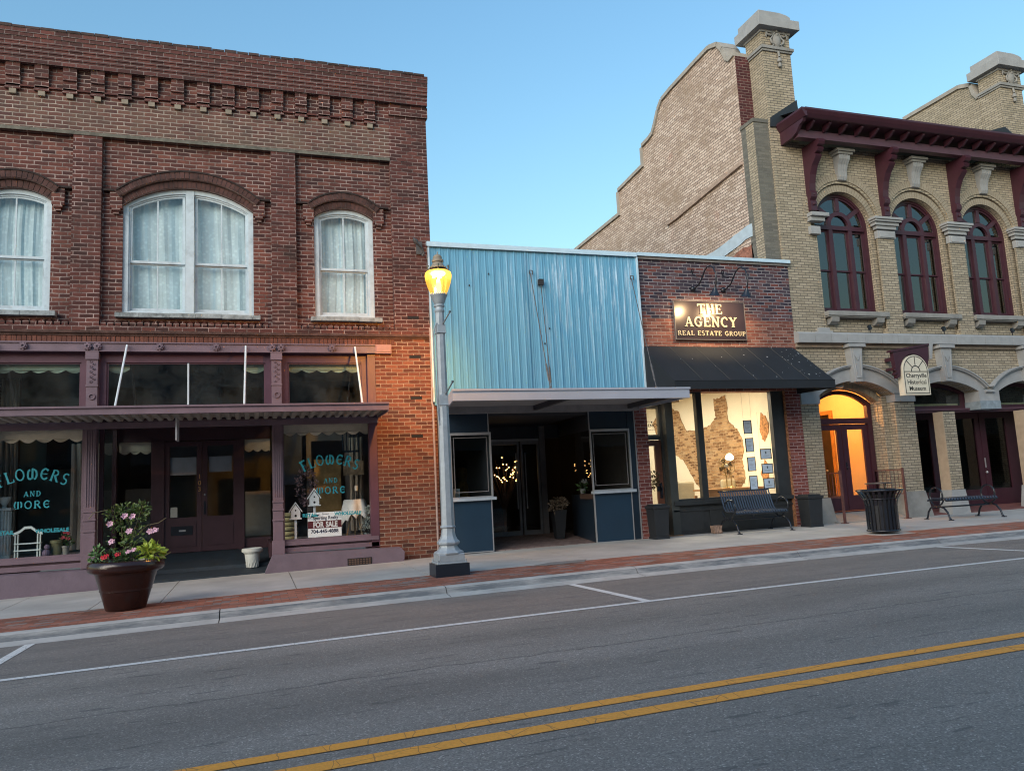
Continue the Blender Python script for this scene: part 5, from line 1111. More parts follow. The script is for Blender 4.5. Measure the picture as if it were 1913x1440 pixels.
# hanging museum sign on its bracket
HS = Thing("museum_sign", (14.35, 14.3, 3.9), "cream arched sign with sunburst reading Cherryville Historical Museum on a maroon bracket", "sign")
yS = 13.40
shape = lambda x0, x1, zb, zsp: [(x0, zb), (x1, zb)]+[((x0+x1)/2+(x1-x0)/2*math.cos(math.pi*i/20), zsp+(x1-x0)/2*math.sin(math.pi*i/20)) for i in range(21)]
SL, SR_ = 13.71, 14.44
HS.part(MB().prism(shape(SL, SR_, 2.80, 3.34), yS, yS+.16), "board", mat("cream_sign_paint", (.62,.58,.46), .55, var=.05, vs=5))
INK = mat("black_sign_paint", (.02,.02,.02), .5)
mb = MB(); sc_ = (SL+SR_)/2
mb.prism(shape(SL+.025, SR_-.025, 2.83, 3.34), yS-.003, yS, holes=[shape(SL+.04, SR_-.04, 2.845, 3.34)])
mb.box(SL+.04, SR_-.04, yS-.0035, yS, 3.318, 3.335)
ra, rb_ = .11, .13
mb.prism([(sc_+rb_*math.cos(math.pi*i/12), 3.335+rb_*math.sin(math.pi*i/12)) for i in range(13)]+[(sc_+ra*math.cos(math.pi*i/12), 3.335+ra*math.sin(math.pi*i/12)) for i in reversed(range(13))], yS-.004, yS)
for q in (36, 72, 108, 144) if False else (45, 90, 135, 18, 162):
    if q in (18, 162): continue
    d = Vector((math.cos(R(q)), math.sin(R(q)))); n_ = Vector((-d.y, d.x))*.008
    mb.prism([(sc_+d.x*.13+n_.x, 3.335+d.y*.13+n_.y), (sc_+d.x*.13-n_.x, 3.335+d.y*.13-n_.y), (sc_+d.x*.33-n_.x, 3.335+d.y*.33-n_.y), (sc_+d.x*.33+n_.x, 3.335+d.y*.33+n_.y)], yS-.005, yS)
put_text(mb, "Cherryville", .14, sc_, yS-.001, 3.19, offset=.0015, ext=.002, sx=.93); put_text(mb, "Historical", .14, sc_, yS-.001, 3.045, offset=.0015, ext=.002); put_text(mb, "Museum", .14, sc_, yS-.001, 2.90, offset=.0015, ext=.002)
HS.part(mb, "lettering", INK)
mb = MB().prism([(13.50,3.20),(13.57,3.20),(13.60,3.32)]+[(sc_+.40*math.cos(math.pi*(1-i/14)), 3.34+.40*math.sin(math.pi*(1-i/14))) for i in range(15)]+[(14.51,3.34),(14.56,3.50),(14.52,3.78),(14.60,3.93),(13.52,3.80)], 13.46, 13.54) if False else MB()
mb.prism([(13.57,3.18),(13.66,3.22)]+[(sc_+.40*math.cos(math.pi*(1-i/14)), 3.34+.40*math.sin(math.pi*(1-i/14))) for i in range(1, 14)]+[(14.52,3.60),(14.56,3.93),(13.52,3.79)], yS+.03, yS+.13)
mb.box(13.46, 14.58, yS+.01, yS+.15, 3.93, 3.98) if False else mb.prism([(13.46,3.765),(14.56,3.93),(14.56,3.975),(13.46,3.815)], yS+.01, yS+.15)
mb.box(13.50, 13.56, yS+.03, yS+.13, 3.36, 3.40).box(13.52, 13.58, yS+.03, yS+.13, 3.26, 3.30)
br_ = HS.part(mb, "bracket", MAROON)
HS.part(MB().prism([(14.57,3.62),(14.62,3.62),(14.69,3.98),(14.57,3.98)], yS+.02, yS+.14), "bracket_end_block", STONE_W)
HS.part(MB().box(14.2, 14.3, yS+.14, 14.38, 3.70, 3.78).box(14.2, 14.3, yS+.14, 14.38, 3.48, 3.54), "wall_arm", MAROON)
# little floodlights standing on the belt course
for i, (x, lb) in enumerate(((13.74, "small black floodlight on the belt course below the leftmost arched window"), (16.0, "small black floodlight on the belt course below the middle arched window"), (18.25, "small black floodlight on the belt course at the right edge of the photo"))):
    t = Thing("floodlight", (x, 14.28, 4.38), lb, "floodlight", "floodlights on the museum belt course")
    t.part(MB().obox((x, 14.25, 4.51), (.035, .03, .055), R(-25), 'Y'), "lamp_head", BLACKP); t.part(MB().tube([(x+.02, 14.27, 4.38), (x+.01, 14.26, 4.47)], .010, 6), "stem", BLACKP)
# ------------------------------------------------------------------ added buildings, seen only in the panes: they darken reflections and block low sky
def opposite(x0, x1, h, m, lab, n):
    t = Thing("added_opposite_block", ((x0+x1)/2, -5.6, 0), lab, "building")
    ws = []
    for i in range(n):
        a = x0+(x1-x0)*(i+.2)/n; b = x0+(x1-x0)*(i+.8)/n
        ws.append(rect(a, b, .5, 2.6))
        if h > 6: ws.append(rect(a+.5, b-.5, 4.2, 6.0))
    t.part(MB().prism(rect(x0, x1, -.3, h), -5.9, -5.6, holes=ws), "wall", m)
    t.part(MB().box(x0, x1, -6.4, -6.3, 0, h-.4), "inner_wall", MATS["near_black_wall"]); t.part(MB().box(x0-.1, x1+.1, -6.0, -5.45, h, h+.25), "cornice", mat("opposite_cornice", (.2,.18,.16), .8))
    t.part(MB().box(x0, x1, -5.6, -4.3, 2.9, 3.0), "awning", mat("striped_awning", (.10,.11,.12), .8))
opposite(-24, -7, 8.6, RED_DK, "dark brick block added across the road mirrored in the shop panes", 4)
opposite(-7, 6, 8.2, mat("grey_painted_brick", (.14,.14,.15), .85), "low grey shop added across the road mirrored in the shop panes", 3)
opposite(6, 22, 8.8, mat("brown_stucco", (.13,.10,.08), .9), "brown stuccoed block added across the road mirrored in the panes", 4)
opposite(22, 40, 8.4, RED_DK, "far red brick block added across the road beyond the stuccoed one", 4)
opposite(40, 70, 8.0, MATS["brown_stucco"], "long brown block added at the far end of the opposite side of the road", 6)
# ------------------------------------------------------------------ street lamp
LX, LY = 2.70, 11.29; lz = zs(LX)
LP = Thing("street_lamp", (LX, LY, lz), "silver painted street lamp with a glowing yellow acorn globe on a black plinth", "street lamp")
SILV = mat("silver_lamp_paint", (.37,.41,.44), .55, .25, var=.13, vs=9, bump=.25, bs=50, stain=.15)
def oct_(r, z): return (r/math.cos(math.pi/8), z)
LP.part(MB().box(LX-.25, LX+.25, LY-.22, LY+.22, lz-.03, lz+.175), "plinth", mat("black_plinth", (.012,.018,.028), .4))
mb = MB().box(LX-.225, LX+.225, LY-.20, LY+.20, lz+.175, lz+.20)
mb.box(LX-.19, LX+.19, LY-.19, LY+.19, lz+.20, lz+.315)
LP.part(mb, "base_plate", SILV, bevel=.008)
for sx in (-1, 1):
    for sy in (-1, 1): LP.part(MB().tube([(LX+sx*.205, LY+sy*.185, lz+.2), (LX+sx*.205, LY+sy*.185, lz+.235)], .012, 6), "anchor_bolt", SILV)
pr = [oct_(.20,.31), oct_(.205,.33), oct_(.19,.345), oct_(.16,.36), oct_(.128,.40), oct_(.120,.43), oct_(.14,.44), oct_(.155,.455), oct_(.158,.475), oct_(.145,.495), oct_(.125,.515), oct_(.105,.56), oct_(.092,.62), oct_(.086,.675), oct_(.105,.685), oct_(.108,.70), oct_(.098,.712), oct_(.082,.72)]
LP.part(MB().lathe(pr, (LX, LY, lz), 8, rot=math.pi/8), "pedestal", SILV)
LP.part(MB().lathe([oct_(.090,.715), oct_(.062,3.93)], (LX, LY, lz), 8, rot=math.pi/8), "shaft", SILV)
mb = MB().lathe([(.058,3.90),(.075,3.93),(.078,3.95),(.066,3.965),(.066,4.0),(.080,4.01),(.082,4.03),(.07,4.045),(.085,4.07),(.105,4.12),(.122,4.17),(.130,4.18),(.130,4.195),(.118,4.20)], (LX, LY, lz), 24)
for k in range(24):
    q = 2*math.pi*k/24; mb.ball((LX+.126*math.cos(q), LY+.126*math.sin(q), lz+4.205), .010, 6)
LP.part(mb, "globe_fitter", SILV, smooth=40)
for z, dz in ((3.60, .12), (2.50, .15)):
    LP.part(MB().box(LX-.066, LX+.066, LY-.078, LY+.078, lz+z, lz+z+dz).box(LX-.072, LX+.072, LY-.083, LY+.083, lz+z-.01, lz+z+.01), "band_clamp", SILV, bevel=.004)
    LP.part(MB().tube([(LX+.02, LY-.09, lz+z+dz), (LX+.12, LY-.14, lz+z+dz+.17)], .011, 6).ball((LX+.125, LY-.142, lz+z+dz+.185), .02, 8), "banner_peg", mat("dark_grey_steel", (.07,.08,.09), .4))
LP.part(MB().tube([(LX-.07, LY-.05, lz+3.75), (LX-.12, LY-.05, lz+3.60), (LX-.125, LY-.05, lz+3.3), (LX-.105, LY-.05, lz+2.6), (LX-.09, LY-.05, lz+2.35), (LX-.075, LY-.04, lz+2.2)], .010, 6), "conduit", SILV)
def globemat():
    m, n, l, p = newmat("yellow_globe"); n.remove(p); out = n["Material Output"]
    tr = n.new("ShaderNodeBsdfTransparent"); tr.inputs[0].default_value = (1, .82, .42, 1)
    em = n.new("ShaderNodeEmission"); em.inputs[0].default_value = (1, .50, .06, 1)
    g = pos(n); sp = n.new("ShaderNodeSeparateXYZ"); l.new(g.outputs["Position"], sp.inputs[0])
    f = ramp(n, l, mathn(n, l, 'DIVIDE', mathn(n, l, 'SUBTRACT', sp.outputs[2], lz+4.18), .4), [(0, .36), (.55, .36), (.72, .9), (1, 1.)])
    l.new(mathn(n, l, 'MULTIPLY', f, 1.0), em.inputs[1])
    gl = n.new("ShaderNodeBsdfGlossy"); gl.inputs["Roughness"].default_value = .15; gl.inputs[0].default_value = (.06, .06, .06, 1)
    a = n.new("ShaderNodeMixShader"); a.inputs[0].default_value = .5; l.new(tr.outputs[0], a.inputs[1]); l.new(em.outputs[0], a.inputs[2])
    b = n.new("ShaderNodeAddShader"); l.new(a.outputs[0], b.inputs[0]); l.new(gl.outputs[0], b.inputs[1]); l.new(b.outputs[0], out.inputs[0]); return m
gp = [(.115,4.20),(.135,4.24),(.165,4.31),(.19,4.39),(.203,4.47),(.205,4.51),(.195,4.545),(.17,4.565)]
mb = MB(); seg = 48; vs = []; fs = []
for r, z in gp:
    for k in range(seg):
        q = 2*math.pi*k/seg; rr_ = r*(1-.045*(abs(math.cos(q*4))**14)*1.0); vs.append((LX+rr_*math.cos(q), LY+rr_*math.sin(q), lz+z))
for i in range(len(gp)-1):
    for k in range(seg): k2 = (k+1) % seg; fs.append((i*seg+k, i*seg+k2, (i+1)*seg+k2, (i+1)*seg+k))
mb.add(vs, fs); LP.part(mb, "globe", globemat(), smooth=50)
CAPM = mat("tan_cap_paint", (.30,.24,.17), .55, var=.1)
mb = MB().lathe([(.165,4.555),(.15,4.575),(.10,4.585),(.06,4.59)], (LX, LY, lz), 24)
for k in range(6):
    q = 2*math.pi*(k+.3)/6; mb.tube([(LX+.165*math.cos(q), LY+.165*math.sin(q), lz+4.56), (LX+.185*math.cos(q), LY+.185*math.sin(q), lz+4.60), (LX+.175*math.cos(q), LY+.175*math.sin(q), lz+4.635)], [.012,.012,.02], 6)
LP.part(mb, "crown_ring", mat("dark_crown", (.10,.10,.07), .5))
LP.part(MB().lathe([(.10,4.595),(.135,4.61),(.13,4.63),(.10,4.65),(.085,4.68),(.075,4.70)], (LX, LY, lz), 20), "cap_skirt", CAPM, smooth=40)
LP.part(MB().lathe([(.07,4.70),(.088,4.715),(.09,4.74),(.078,4.76),(.065,4.77),(.07,4.785),(.06,4.81),(.035,4.83),(.01,4.84),(.006,4.88),(.001,4.89)], (LX, LY, lz), 20), "finial", CAPM, smooth=40)
LP.part(MB().lathe([(.02,4.22),(.03,4.30),(.045,4.34),(.03,4.42),(.012,4.45)], (LX, LY, lz), 14), "bulb", emat("sodium_bulb", (1, .60, .18), 3.5), smooth=50)
LP.part(MB().lathe([(.001,4.50),(.10,4.505),(.12,4.53),(.10,4.575),(.001,4.58)], (LX, LY, lz), 14), "reflector_glow", emat("hot_reflector", (1, .80, .40), 2.2), smooth=50)
ld = bpy.data.lights.new("street_lamp_light", 'POINT'); ld.energy = 170; ld.color = (1, .50, .14); ld.shadow_soft_size = .05
spot((LX, LY, lz), LP.o, (LX, LY, lz+4.40), (2.80, 14.4, lz+3.1), 1100, (1, .55, .19), 60, 1.0, .05)
lo = bpy.data.objects.new("street_lamp_light", ld); lo.location = (0, 0, 4.475); COL.objects.link(lo); lo.parent = LP.o
# ------------------------------------------------------------------ brown planter and its flowers
PX, PY = -1.565, 11.17; pz = zs(PX)
pt = Thing("brown_planter", (PX, PY, pz), "large glossy brown round planter on the brick paving in front of the flower shop", "planter")
mb = MB().lathe([(.225,0),(.235,.01),(.30,.235),(.308,.24),(.308,.265),(.312,.275),(.365,.46),(.372,.455),(.385,.47),(.425,.48),(.447,.505),(.452,.545),(.445,.585),(.425,.61),(.39,.618),(.355,.60),(.345,.56),(.30,.40),(.2,.05)], (PX, PY, pz), 48)
pt.part(mb, "pot", mat("brown_glazed_resin", (.030,.012,.011), .22, var=.2, vs=3, bump=.15, bs=70), smooth=35)
pt.part(MB().lathe([(.001,.53),(.365,.53),(.365,.50)], (PX, PY, pz), 32), "soil", mat("potting_soil", (.03,.02,.015), .95, var=.3, vs=20))
def leafcloud(mb, pts, n, size, rnd, droop=.3):
    """many small folded leaves spread through a set of (centre, radius) clumps"""
    for _ in range(n):
        c, r = rnd.choice(pts); c = Vector(c)
        d = Vector((rnd.gauss(0, 1), rnd.gauss(0, 1), rnd.gauss(0, 1))).normalized()*r*rnd.random()**.4
        p = c+d; ax = (d.normalized()+Vector((rnd.uniform(-.6,.6), rnd.uniform(-.6,.6), rnd.uniform(-droop, .7)))).normalized()
        s = size*rnd.uniform(.6, 1.25); side = ax.cross(Vector((rnd.uniform(-1,1), rnd.uniform(-1,1), rnd.uniform(-1,1)))).normalized()*s*.28; up = ax.cross(side).normalized()*s*.08
        mid = p+ax*s*.5
        mb.add([p, mid+side+up, p+ax*s, mid-side+up, mid-up*.4], [(0,4,1),(1,4,2),(2,4,3),(3,4,0)])
def petals(mb, c, r, rnd, n=5):
    c = Vector(c); f = Vector((rnd.uniform(-.5,.5), -1, rnd.uniform(-.2,.6))).normalized(); a = f.cross(Vector((0,0,1))).normalized(); b = a.cross(f)
    for k in range(n):
        q = 2*math.pi*k/n+rnd.uniform(-.2,.2); d = a*math.cos(q)+b*math.sin(q); e = -a*math.sin(q)+b*math.cos(q)
        mb.add([c-f*.004, c+d*r*.55+e*r*.38+f*r*.2, c+d*r+f*r*.05, c+d*r*.55-e*r*.38+f*r*.2], [(0,1,2,3)])
def leafmat(name, a, b):
    m, n, l, p = newmat(name); g = pos(n); f = noise(n, l, g.outputs["Position"], 22, 3)
    l.new(ramp(n, l, f, [(.35, a), (.65, b)]), p.inputs["Base Color"]); p.inputs["Roughness"].default_value = .5
    p.inputs["Subsurface Weight"].default_value = .0; return m
G1 = leafmat("dark_leaf", (.020,.055,.020), (.075,.15,.04)); G4 = leafmat("vine_leaf", (.025,.07,.02), (.16,.22,.045)); G2 = leafmat("lime_leaf", (.26,.36,.03), (.42,.50,.06)); G3 = leafmat("pale_green_leaf", (.08,.17,.06), (.18,.32,.10))
PINK = mat("pink_petal", (.85,.52,.62), .6, var=.2, vs=30); REDP = mat("red_petal", (.60,.03,.05), .6, var=.2, vs=30); STEMM = mat("stem_green_brown", (.16,.13,.06), .7)
def plant(name, label, cat, base, clumps, n, size, gm, stems=(), seed=1, flowers=(), fm=PINK, fr=.04):
    rnd = random.Random(seed); t = Thing(name, base, label, cat, "flowers planted in the brown planter")
    mb = MB(); leafcloud(mb, clumps, n, size, rnd); t.part(mb, "foliage", gm)
    if stems:
        mb = MB()
        for s in stems: mb.tube(s, .005, 5)
        t.part(mb, "stem", STEMM)
    for c in flowers:
        mb = MB(); petals(mb, c, fr, rnd); petals(mb, (c[0]+.02, c[1], c[2]+.01), fr*.8, rnd); t.part(mb, "flower", fm)
    return t
X0 = lambda x: PX+x
plant("mandevilla_vine", "tall leafy vine with pink trumpet flowers standing in the middle of the brown planter", "plant", (PX, PY, pz+.53),
    [((X0(-.02),PY,.72),.13),((X0(-.05),PY,.85),.15),((X0(.02),PY,.98),.16),((X0(-.08),PY,1.08),.14),((X0(.12),PY,1.12),.12),((X0(.19),PY,1.20),.07),((X0(-.16),PY,1.14),.08),((X0(.10),PY-.05,.82),.12),((X0(-.02),PY,1.20),.08)], 400, .066, G4,
    [[(X0(0),PY,.53),(X0(-.05),PY,.85),(X0(-.08),PY,1.15),(X0(-.22),PY-.02,1.20),(X0(-.38),PY-.05,1.17),(X0(-.43),PY-.05,1.10)], [(X0(.02),PY,.53),(X0(.08),PY,.9),(X0(.19),PY,1.24)], [(X0(.05),PY,.8),(X0(.25),PY-.03,.98),(X0(.38),PY-.05,1.0),(X0(.47),PY-.05,1.06)], [(X0(.3),PY-.2,.60),(X0(.45),PY-.25,.57),(X0(.55),PY-.25,.63)]], 3,
    [(X0(-.01),PY-.18,1.11),(X0(.08),PY-.18,1.10),(X0(.05),PY-.2,.92),(X0(.28),PY-.12,.90),(X0(.34),PY-.12,.91),(X0(-.15),PY-.2,.80),(X0(-.18),PY-.15,1.02)], PINK, .043)
plant("lime_sweet_potato_plant", "bright lime leaves spilling at the right rim of the brown planter", "plant", (PX+.26, PY-.1, pz+.53), [((X0(.24),PY-.12,.68),.09),((X0(.33),PY-.14,.66),.09),((X0(.36),PY-.05,.62),.07),((X0(.26),PY-.22,.64),.07)], 110, .09, G2, (), 5)
plant("pale_green_foliage_plant", "pale green leaves at the left rim of the brown planter", "plant", (PX-.30, PY-.1, pz+.53), [((X0(-.31),PY-.1,.66),.08),((X0(-.36),PY-.08,.63),.05)], 120, .05, G3, (), 6)
plant("red_flowering_plant", "low dark plant with red blooms at the front left of the brown planter", "plant", (PX-.15, PY-.2, pz+.53), [((X0(-.15),PY-.22,.61),.09),((X0(-.02),PY-.24,.60),.09)], 220, .045, G1, (), 7, [(X0(-.22),PY-.32,.62),(X0(-.19),PY-.33,.63),(X0(-.06),PY-.33,.645)], REDP, .035)
plant("pink_flowering_plant", "low dark plant with small pink blooms at the front right of the brown planter", "plant", (PX+.1, PY-.2, pz+.53), [((X0(.10),PY-.24,.62),.09),((X0(.02),PY-.26,.60),.07)], 180, .045, G1, (), 8, [(X0(.06),PY-.35,.67),(X0(.12),PY-.34,.69)], PINK, .03)
# small white pot beside the flower shop door
wp = Thing("white_pot", (-.045, 14.98, .0), "small white ribbed plastic pot on the dark entry ramp of the flower shop", "pot")
wp.part(MB().lathe([(.095,.0),(.10,.02),(.125,.17),(.133,.24),(.148,.25),(.155,.27),(.178,.275),(.185,.30),(.18,.33),(.16,.34),(.145,.325),(.13,.25),(.09,.05)], (-.045,14.98,.03), 28), "pot_body", mat("white_pot_plastic", (.58,.60,.56), .6, var=.12, vs=8), smooth=35)
mb = MB()
for k in range(14):
    q = 2*math.pi*k/14; mb.tube([(-.045+(.104+.0015*j)*math.cos(q+j*.05), 14.98+(.104+.0015*j)*math.sin(q+j*.05), .035+.035*j/2) for j in range(0, 11)], .006, 5)
wp.part(mb, "rib_relief", MATS["white_pot_plastic"])
# ------------------------------------------------------------------ benches
SLAT = mat("sky_sheen_slat", (.055,.072,.105), .24, var=.08)  # black metal with the bluish sky sheen put into its base colour
def slat_path(back):
    if back: return [(.30,.86),(.27,.83),(.24,.74),(.19,.60),(.15,.50),(.11,.455),(.05,.44),(-.10,.445),(-.22,.445),(-.27,.43),(-.285,.40)]
    return [(.27,.42),(.255,.455),(.21,.465),(.0,.455),(-.21,.465),(-.255,.455),(-.27,.42)]
def bench(name, loc, rz, length, back, label, n):
    t = Thing(name, loc, label, "bench"); L = length/2
    path = slat_path(back); w_ = .031
    for i in range(n):
        x = -L+.03+(2*L-.06)*i/(n-1); vs = []; fs = []
        for (y, z) in path: vs += [(x-w_/2, y, z), (x+w_/2, y, z), (x+w_/2, y+.004, z-.007), (x-w_/2, y+.004, z-.007)]
        for j in range(len(path)-1):
            for k in range(4): k2 = (k+1) % 4; fs.append((4*j+k, 4*j+k2, 4*j+4+k2, 4*j+4+k))
        mb = MB().add(vs, fs); mb.build("slat", SLAT, t.o)
    rails = [path[0], path[-1]]+([(.15,.48)] if back else [])
    for (y, z) in rails: MB().tube([(-L, y+.005, z-.012), (L, y+.005, z-.012)], .018, 8).build("rail", BLACKP, t.o, smooth=60)
    MB().tube([(-L, 0, .27), (L, 0, .27)], .016, 8).build("stretcher", BLACKP, t.o, smooth=60)
    if back: MB().tube([(0, .0, .27), (0, .10, .44)], .014, 6).build("centre_strut", BLACKP, t.o)
    for s in (-1, 1):
        x = s*(L+.005); mb = MB()
        mb.tube([(x, -.36, .012), (x, -.33, .05), (x, -.29, .16), (x, -.20, .25), (x, -.06, .29), (x, .06, .29), (x, .20, .25), (x, .28, .16), (x, .32, .05), (x, .35, .012)], .020, 8)
        mb.tube([(x, -.20, .41), (x, -.15, .35), (x, -.05, .29), (x, .05, .29), (x, .14, .35), (x, .20, .43)], .018, 8)
        mb.obox((x, -.37, .010), (.035, .04, .008)); mb.obox((x, .36, .010), (.035, .04, .008))
        mb.build("leg", BLACKP, t.o, smooth=60)
        q0 = (.0, .52) if not back else (-.10, .53); ra, rb2 = (.19, .17) if not back else (.19, .15)
        a0, a1 = (-35, 215) if not back else (-60, 175)
        mb = MB().tube([(x, q0[0]-ra*math.cos(R(a0+(a1-a0)*k/14))*1, q0[1]+rb2*math.sin(R(a0+(a1-a0)*k/14))) for k in range(15)], .019, 8)
        mb.build("armrest", BLACKP, t.o, smooth=60)
    t.o.rotation_euler = (0, 0, rz); return t
bench("slatted_bench", (9.88, 13.93, zs(9.9)), 0, 1.26, True, "black metal slatted bench with a backrest under the office window", 21)
bench("backless_bench", (14.70, 13.15, zs(14.7)), R(-7), 1.30, False, "backless black metal bench with looped arms outside the museum doors", 19)
# ------------------------------------------------------------------ square planters and the litter bin
def squarebin(x, y, label, rz=0, wd=.17):
    t = Thing("square_planter", (x, y, zs(x)), label, "planter", "square black planters by the office")
    def fr(w0, w1, z0, z1): return MB().add([(-w0,-w0,z0),(w0,-w0,z0),(w0,w0,z0),(-w0,w0,z0),(-w1,-w1,z1),(w1,-w1,z1),(w1,w1,z1),(-w1,w1,z1)], [(0,3,2,1),(4,5,6,7),(0,1,5,4),(1,2,6,5),(2,3,7,6),(3,0,4,7)])
    BM_ = mat("charcoal_resin", (.018,.021,.025), .55, var=.12)
    fr(wd*.93, wd*.90, .0, .05).build("foot", BM_, t.o); mb = fr(wd*.86, wd*1.02, .05, .60); mb.build("planter_body", BM_, t.o, bevel=.006)
    fr(wd*1.12, wd*1.16, .60, .66).build("rim", BM_, t.o, bevel=.006); fr(wd*.9, wd*.9, .661, .69).build("inner_lip", BM_, t.o)
    t.o.rotation_euler = (0, 0, rz)
squarebin(7.73, 14.12, "square black planter in front of the narrow brick pier by the office door", 0, .165)
squarebin(11.38, 14.02, "square black planter between the office brick pier and the museum", 0, .18)
BX, BY_ = 10.83, 11.43; bz = zs(BX)+.01
bn = Thing("litter_bin", (BX, BY_, bz), "black slatted steel litter bin with flared rim on the brick paving", "litter bin")
rB = lambda z: .27 if z < .5 else (.27+.02*(z-.5)/.1 if z < .6 else .29+(z-.6)/.16*.10)
for k in range(24):
    q = 2*math.pi*k/24; vs = []; fs = []; zz = [.04, .3, .5, .60, .66, .72, .765]; tw = .023
    for z in zz:
        r = rB(z)
        for (dr, dw) in ((0, -tw), (0, tw), (-.006, tw), (-.006, -tw)):
            vs.append((BX+(r+dr)*math.cos(q)-dw*math.sin(q), BY_+(r+dr)*math.sin(q)+dw*math.cos(q), bz+z))
    for j in range(len(zz)-1):
        for m_ in range(4): m2 = (m_+1) % 4; fs.append((4*j+m_, 4*j+m2, 4*j+4+m2, 4*j+4+m_))
    bn.part(MB().add(vs, fs), "slat", BLACKP)
for z, r, th in ((.05, .272, .018), (.62, .30, .010), (.77, .392, .016)):
    bn.part(MB().tube([(BX+r*math.cos(2*math.pi*k/32), BY_+r*math.sin(2*math.pi*k/32), bz+z) for k in range(33)], th, 6, cap=False), "hoop", BLACKP, smooth=60)
bn.part(MB().lathe([(.20,.04),(.24,.05),(.255,.70),(.30,.745),(.33,.76),(.20,.765),(.14,.77)], (BX, BY_, bz), 28), "liner", mat("liner_black", (.008,.008,.010), .6))
for q in (20, 140, 260): bn.part(MB().tube([(BX+.20*math.cos(R(q)), BY_+.20*math.sin(R(q)), bz+.76), (BX+.20*math.cos(R(q)), BY_+.20*math.sin(R(q)), bz+.885)], .008, 6), "lid_post", BLACKP)
bn.part(MB().lathe([(.001,.885),(.235,.885),(.24,.89),(.235,.905),(.001,.915)], (BX, BY_, bz), 28), "rain_lid", mat("worn_lid", (.045,.038,.035), .5), smooth=40)
bn.part(MB().box(BX-.36, BX+.36, BY_-.36, BY_+.36, bz-.012, bz-.004), "concrete_pad", CONC)
# handrails at the museum door
RUST = mat("rusty_maroon_iron", (.11,.045,.04), .7, var=.3, vs=14)
for i, (x, lb) in enumerate(((12.36, "rusty maroon handrail on the left of the museum doorway"), (14.12, "rusty maroon handrail on the right of the museum doorway, behind the litter bin"))):
    t = Thing("handrail", (x, 14.14, .04), lb, "handrail", "handrails at the museum doorway")
    g = zs(x)
    t.part(MB().box(x-.022, x+.022, 14.12, 14.165, g, 1.21), "post", RUST); t.part(MB().obox((x, 14.14, g+.006), (.06, .06, .006)), "foot_plate", RUST)
    for z in (1.165, .62): t.part(MB().box(x-.012, x+.012, 14.165, 15.0, z-.012, z+.012), "rail", RUST)
    for k in range(6): t.part(MB().tube([(x, 14.28+.12*k, .62), (x, 14.28+.12*k, 1.155)], .007, 6), "baluster", RUST)
    t.part(MB().box(x-.018, x+.018, 14.96, 15.0, .2, 1.2), "wall_post", RUST)
# stone by the office door
rk = MB(); rnd = random.Random(2); rk.obox((9.13, 14.22, zs(9.1)+.085), (.10, .085, .085))
o = rk.build("field_stone", mat("sandy_fieldstone", (.30,.20,.15), .95, var=.35, vs=14, bump=1.2, bs=30), None); tag(o, "rough tan block of stone on the sidewalk left of the slatted bench", "stone")
bm = bmesh.new(); bm.from_mesh(o.data); bmesh.ops.subdivide_edges(bm, edges=bm.edges, cuts=4, use_grid_fill=True)
for v in bm.verts: 
    c = Vector((9.13, 14.22, zs(9.1)+.085)); d = v.co-c; v.co = c+d*(.93+.10*math.sin(v.co.x*60+v.co.z*30)+.05*math.sin(v.co.z*90+2))*(1-.10*(abs(d.x/.1)**4)*(abs(d.z/.085)**4))
bm.to_mesh(o.data); bm.free()
# wall bracket at the building corner and conduit
wb = Thing("scroll_wall_bracket", (3.08, 14.38, 5.9), "dark iron scroll bracket on the brick corner beside the blue metal roofline", "wall bracket")
mb = MB().tube([(3.0,14.36,6.02),(2.95,14.22,6.06),(2.95,14.12,6.0),(3.0,14.14,5.94),(3.06,14.22,5.92),(3.12,14.26,5.86),(3.15,14.28,5.80),(3.12,14.30,5.75)], .022, 7).ball((2.98,14.18,6.0), .045, 8)
wb.part(mb, "scroll", IRON, smooth=60); wb.part(MB().box(3.02, 3.14, 14.36, 14.398, 5.80, 6.05), "wall_plate", IRON)
cd = MB().tube([(3.235,14.36,4.35),(3.235,14.35,3.2),(3.215,14.30,3.12),(3.215,14.34,2.9),(3.235,14.35,2.8),(3.235,14.35,.05)], .020, 7)
o = cd.build("wall_conduit", mat("pinkish_conduit_paint", (.34,.26,.24), .7, var=.2, vs=9)); tag(o, "painted pipe running down the brick corner behind the street lamp", "pipe")
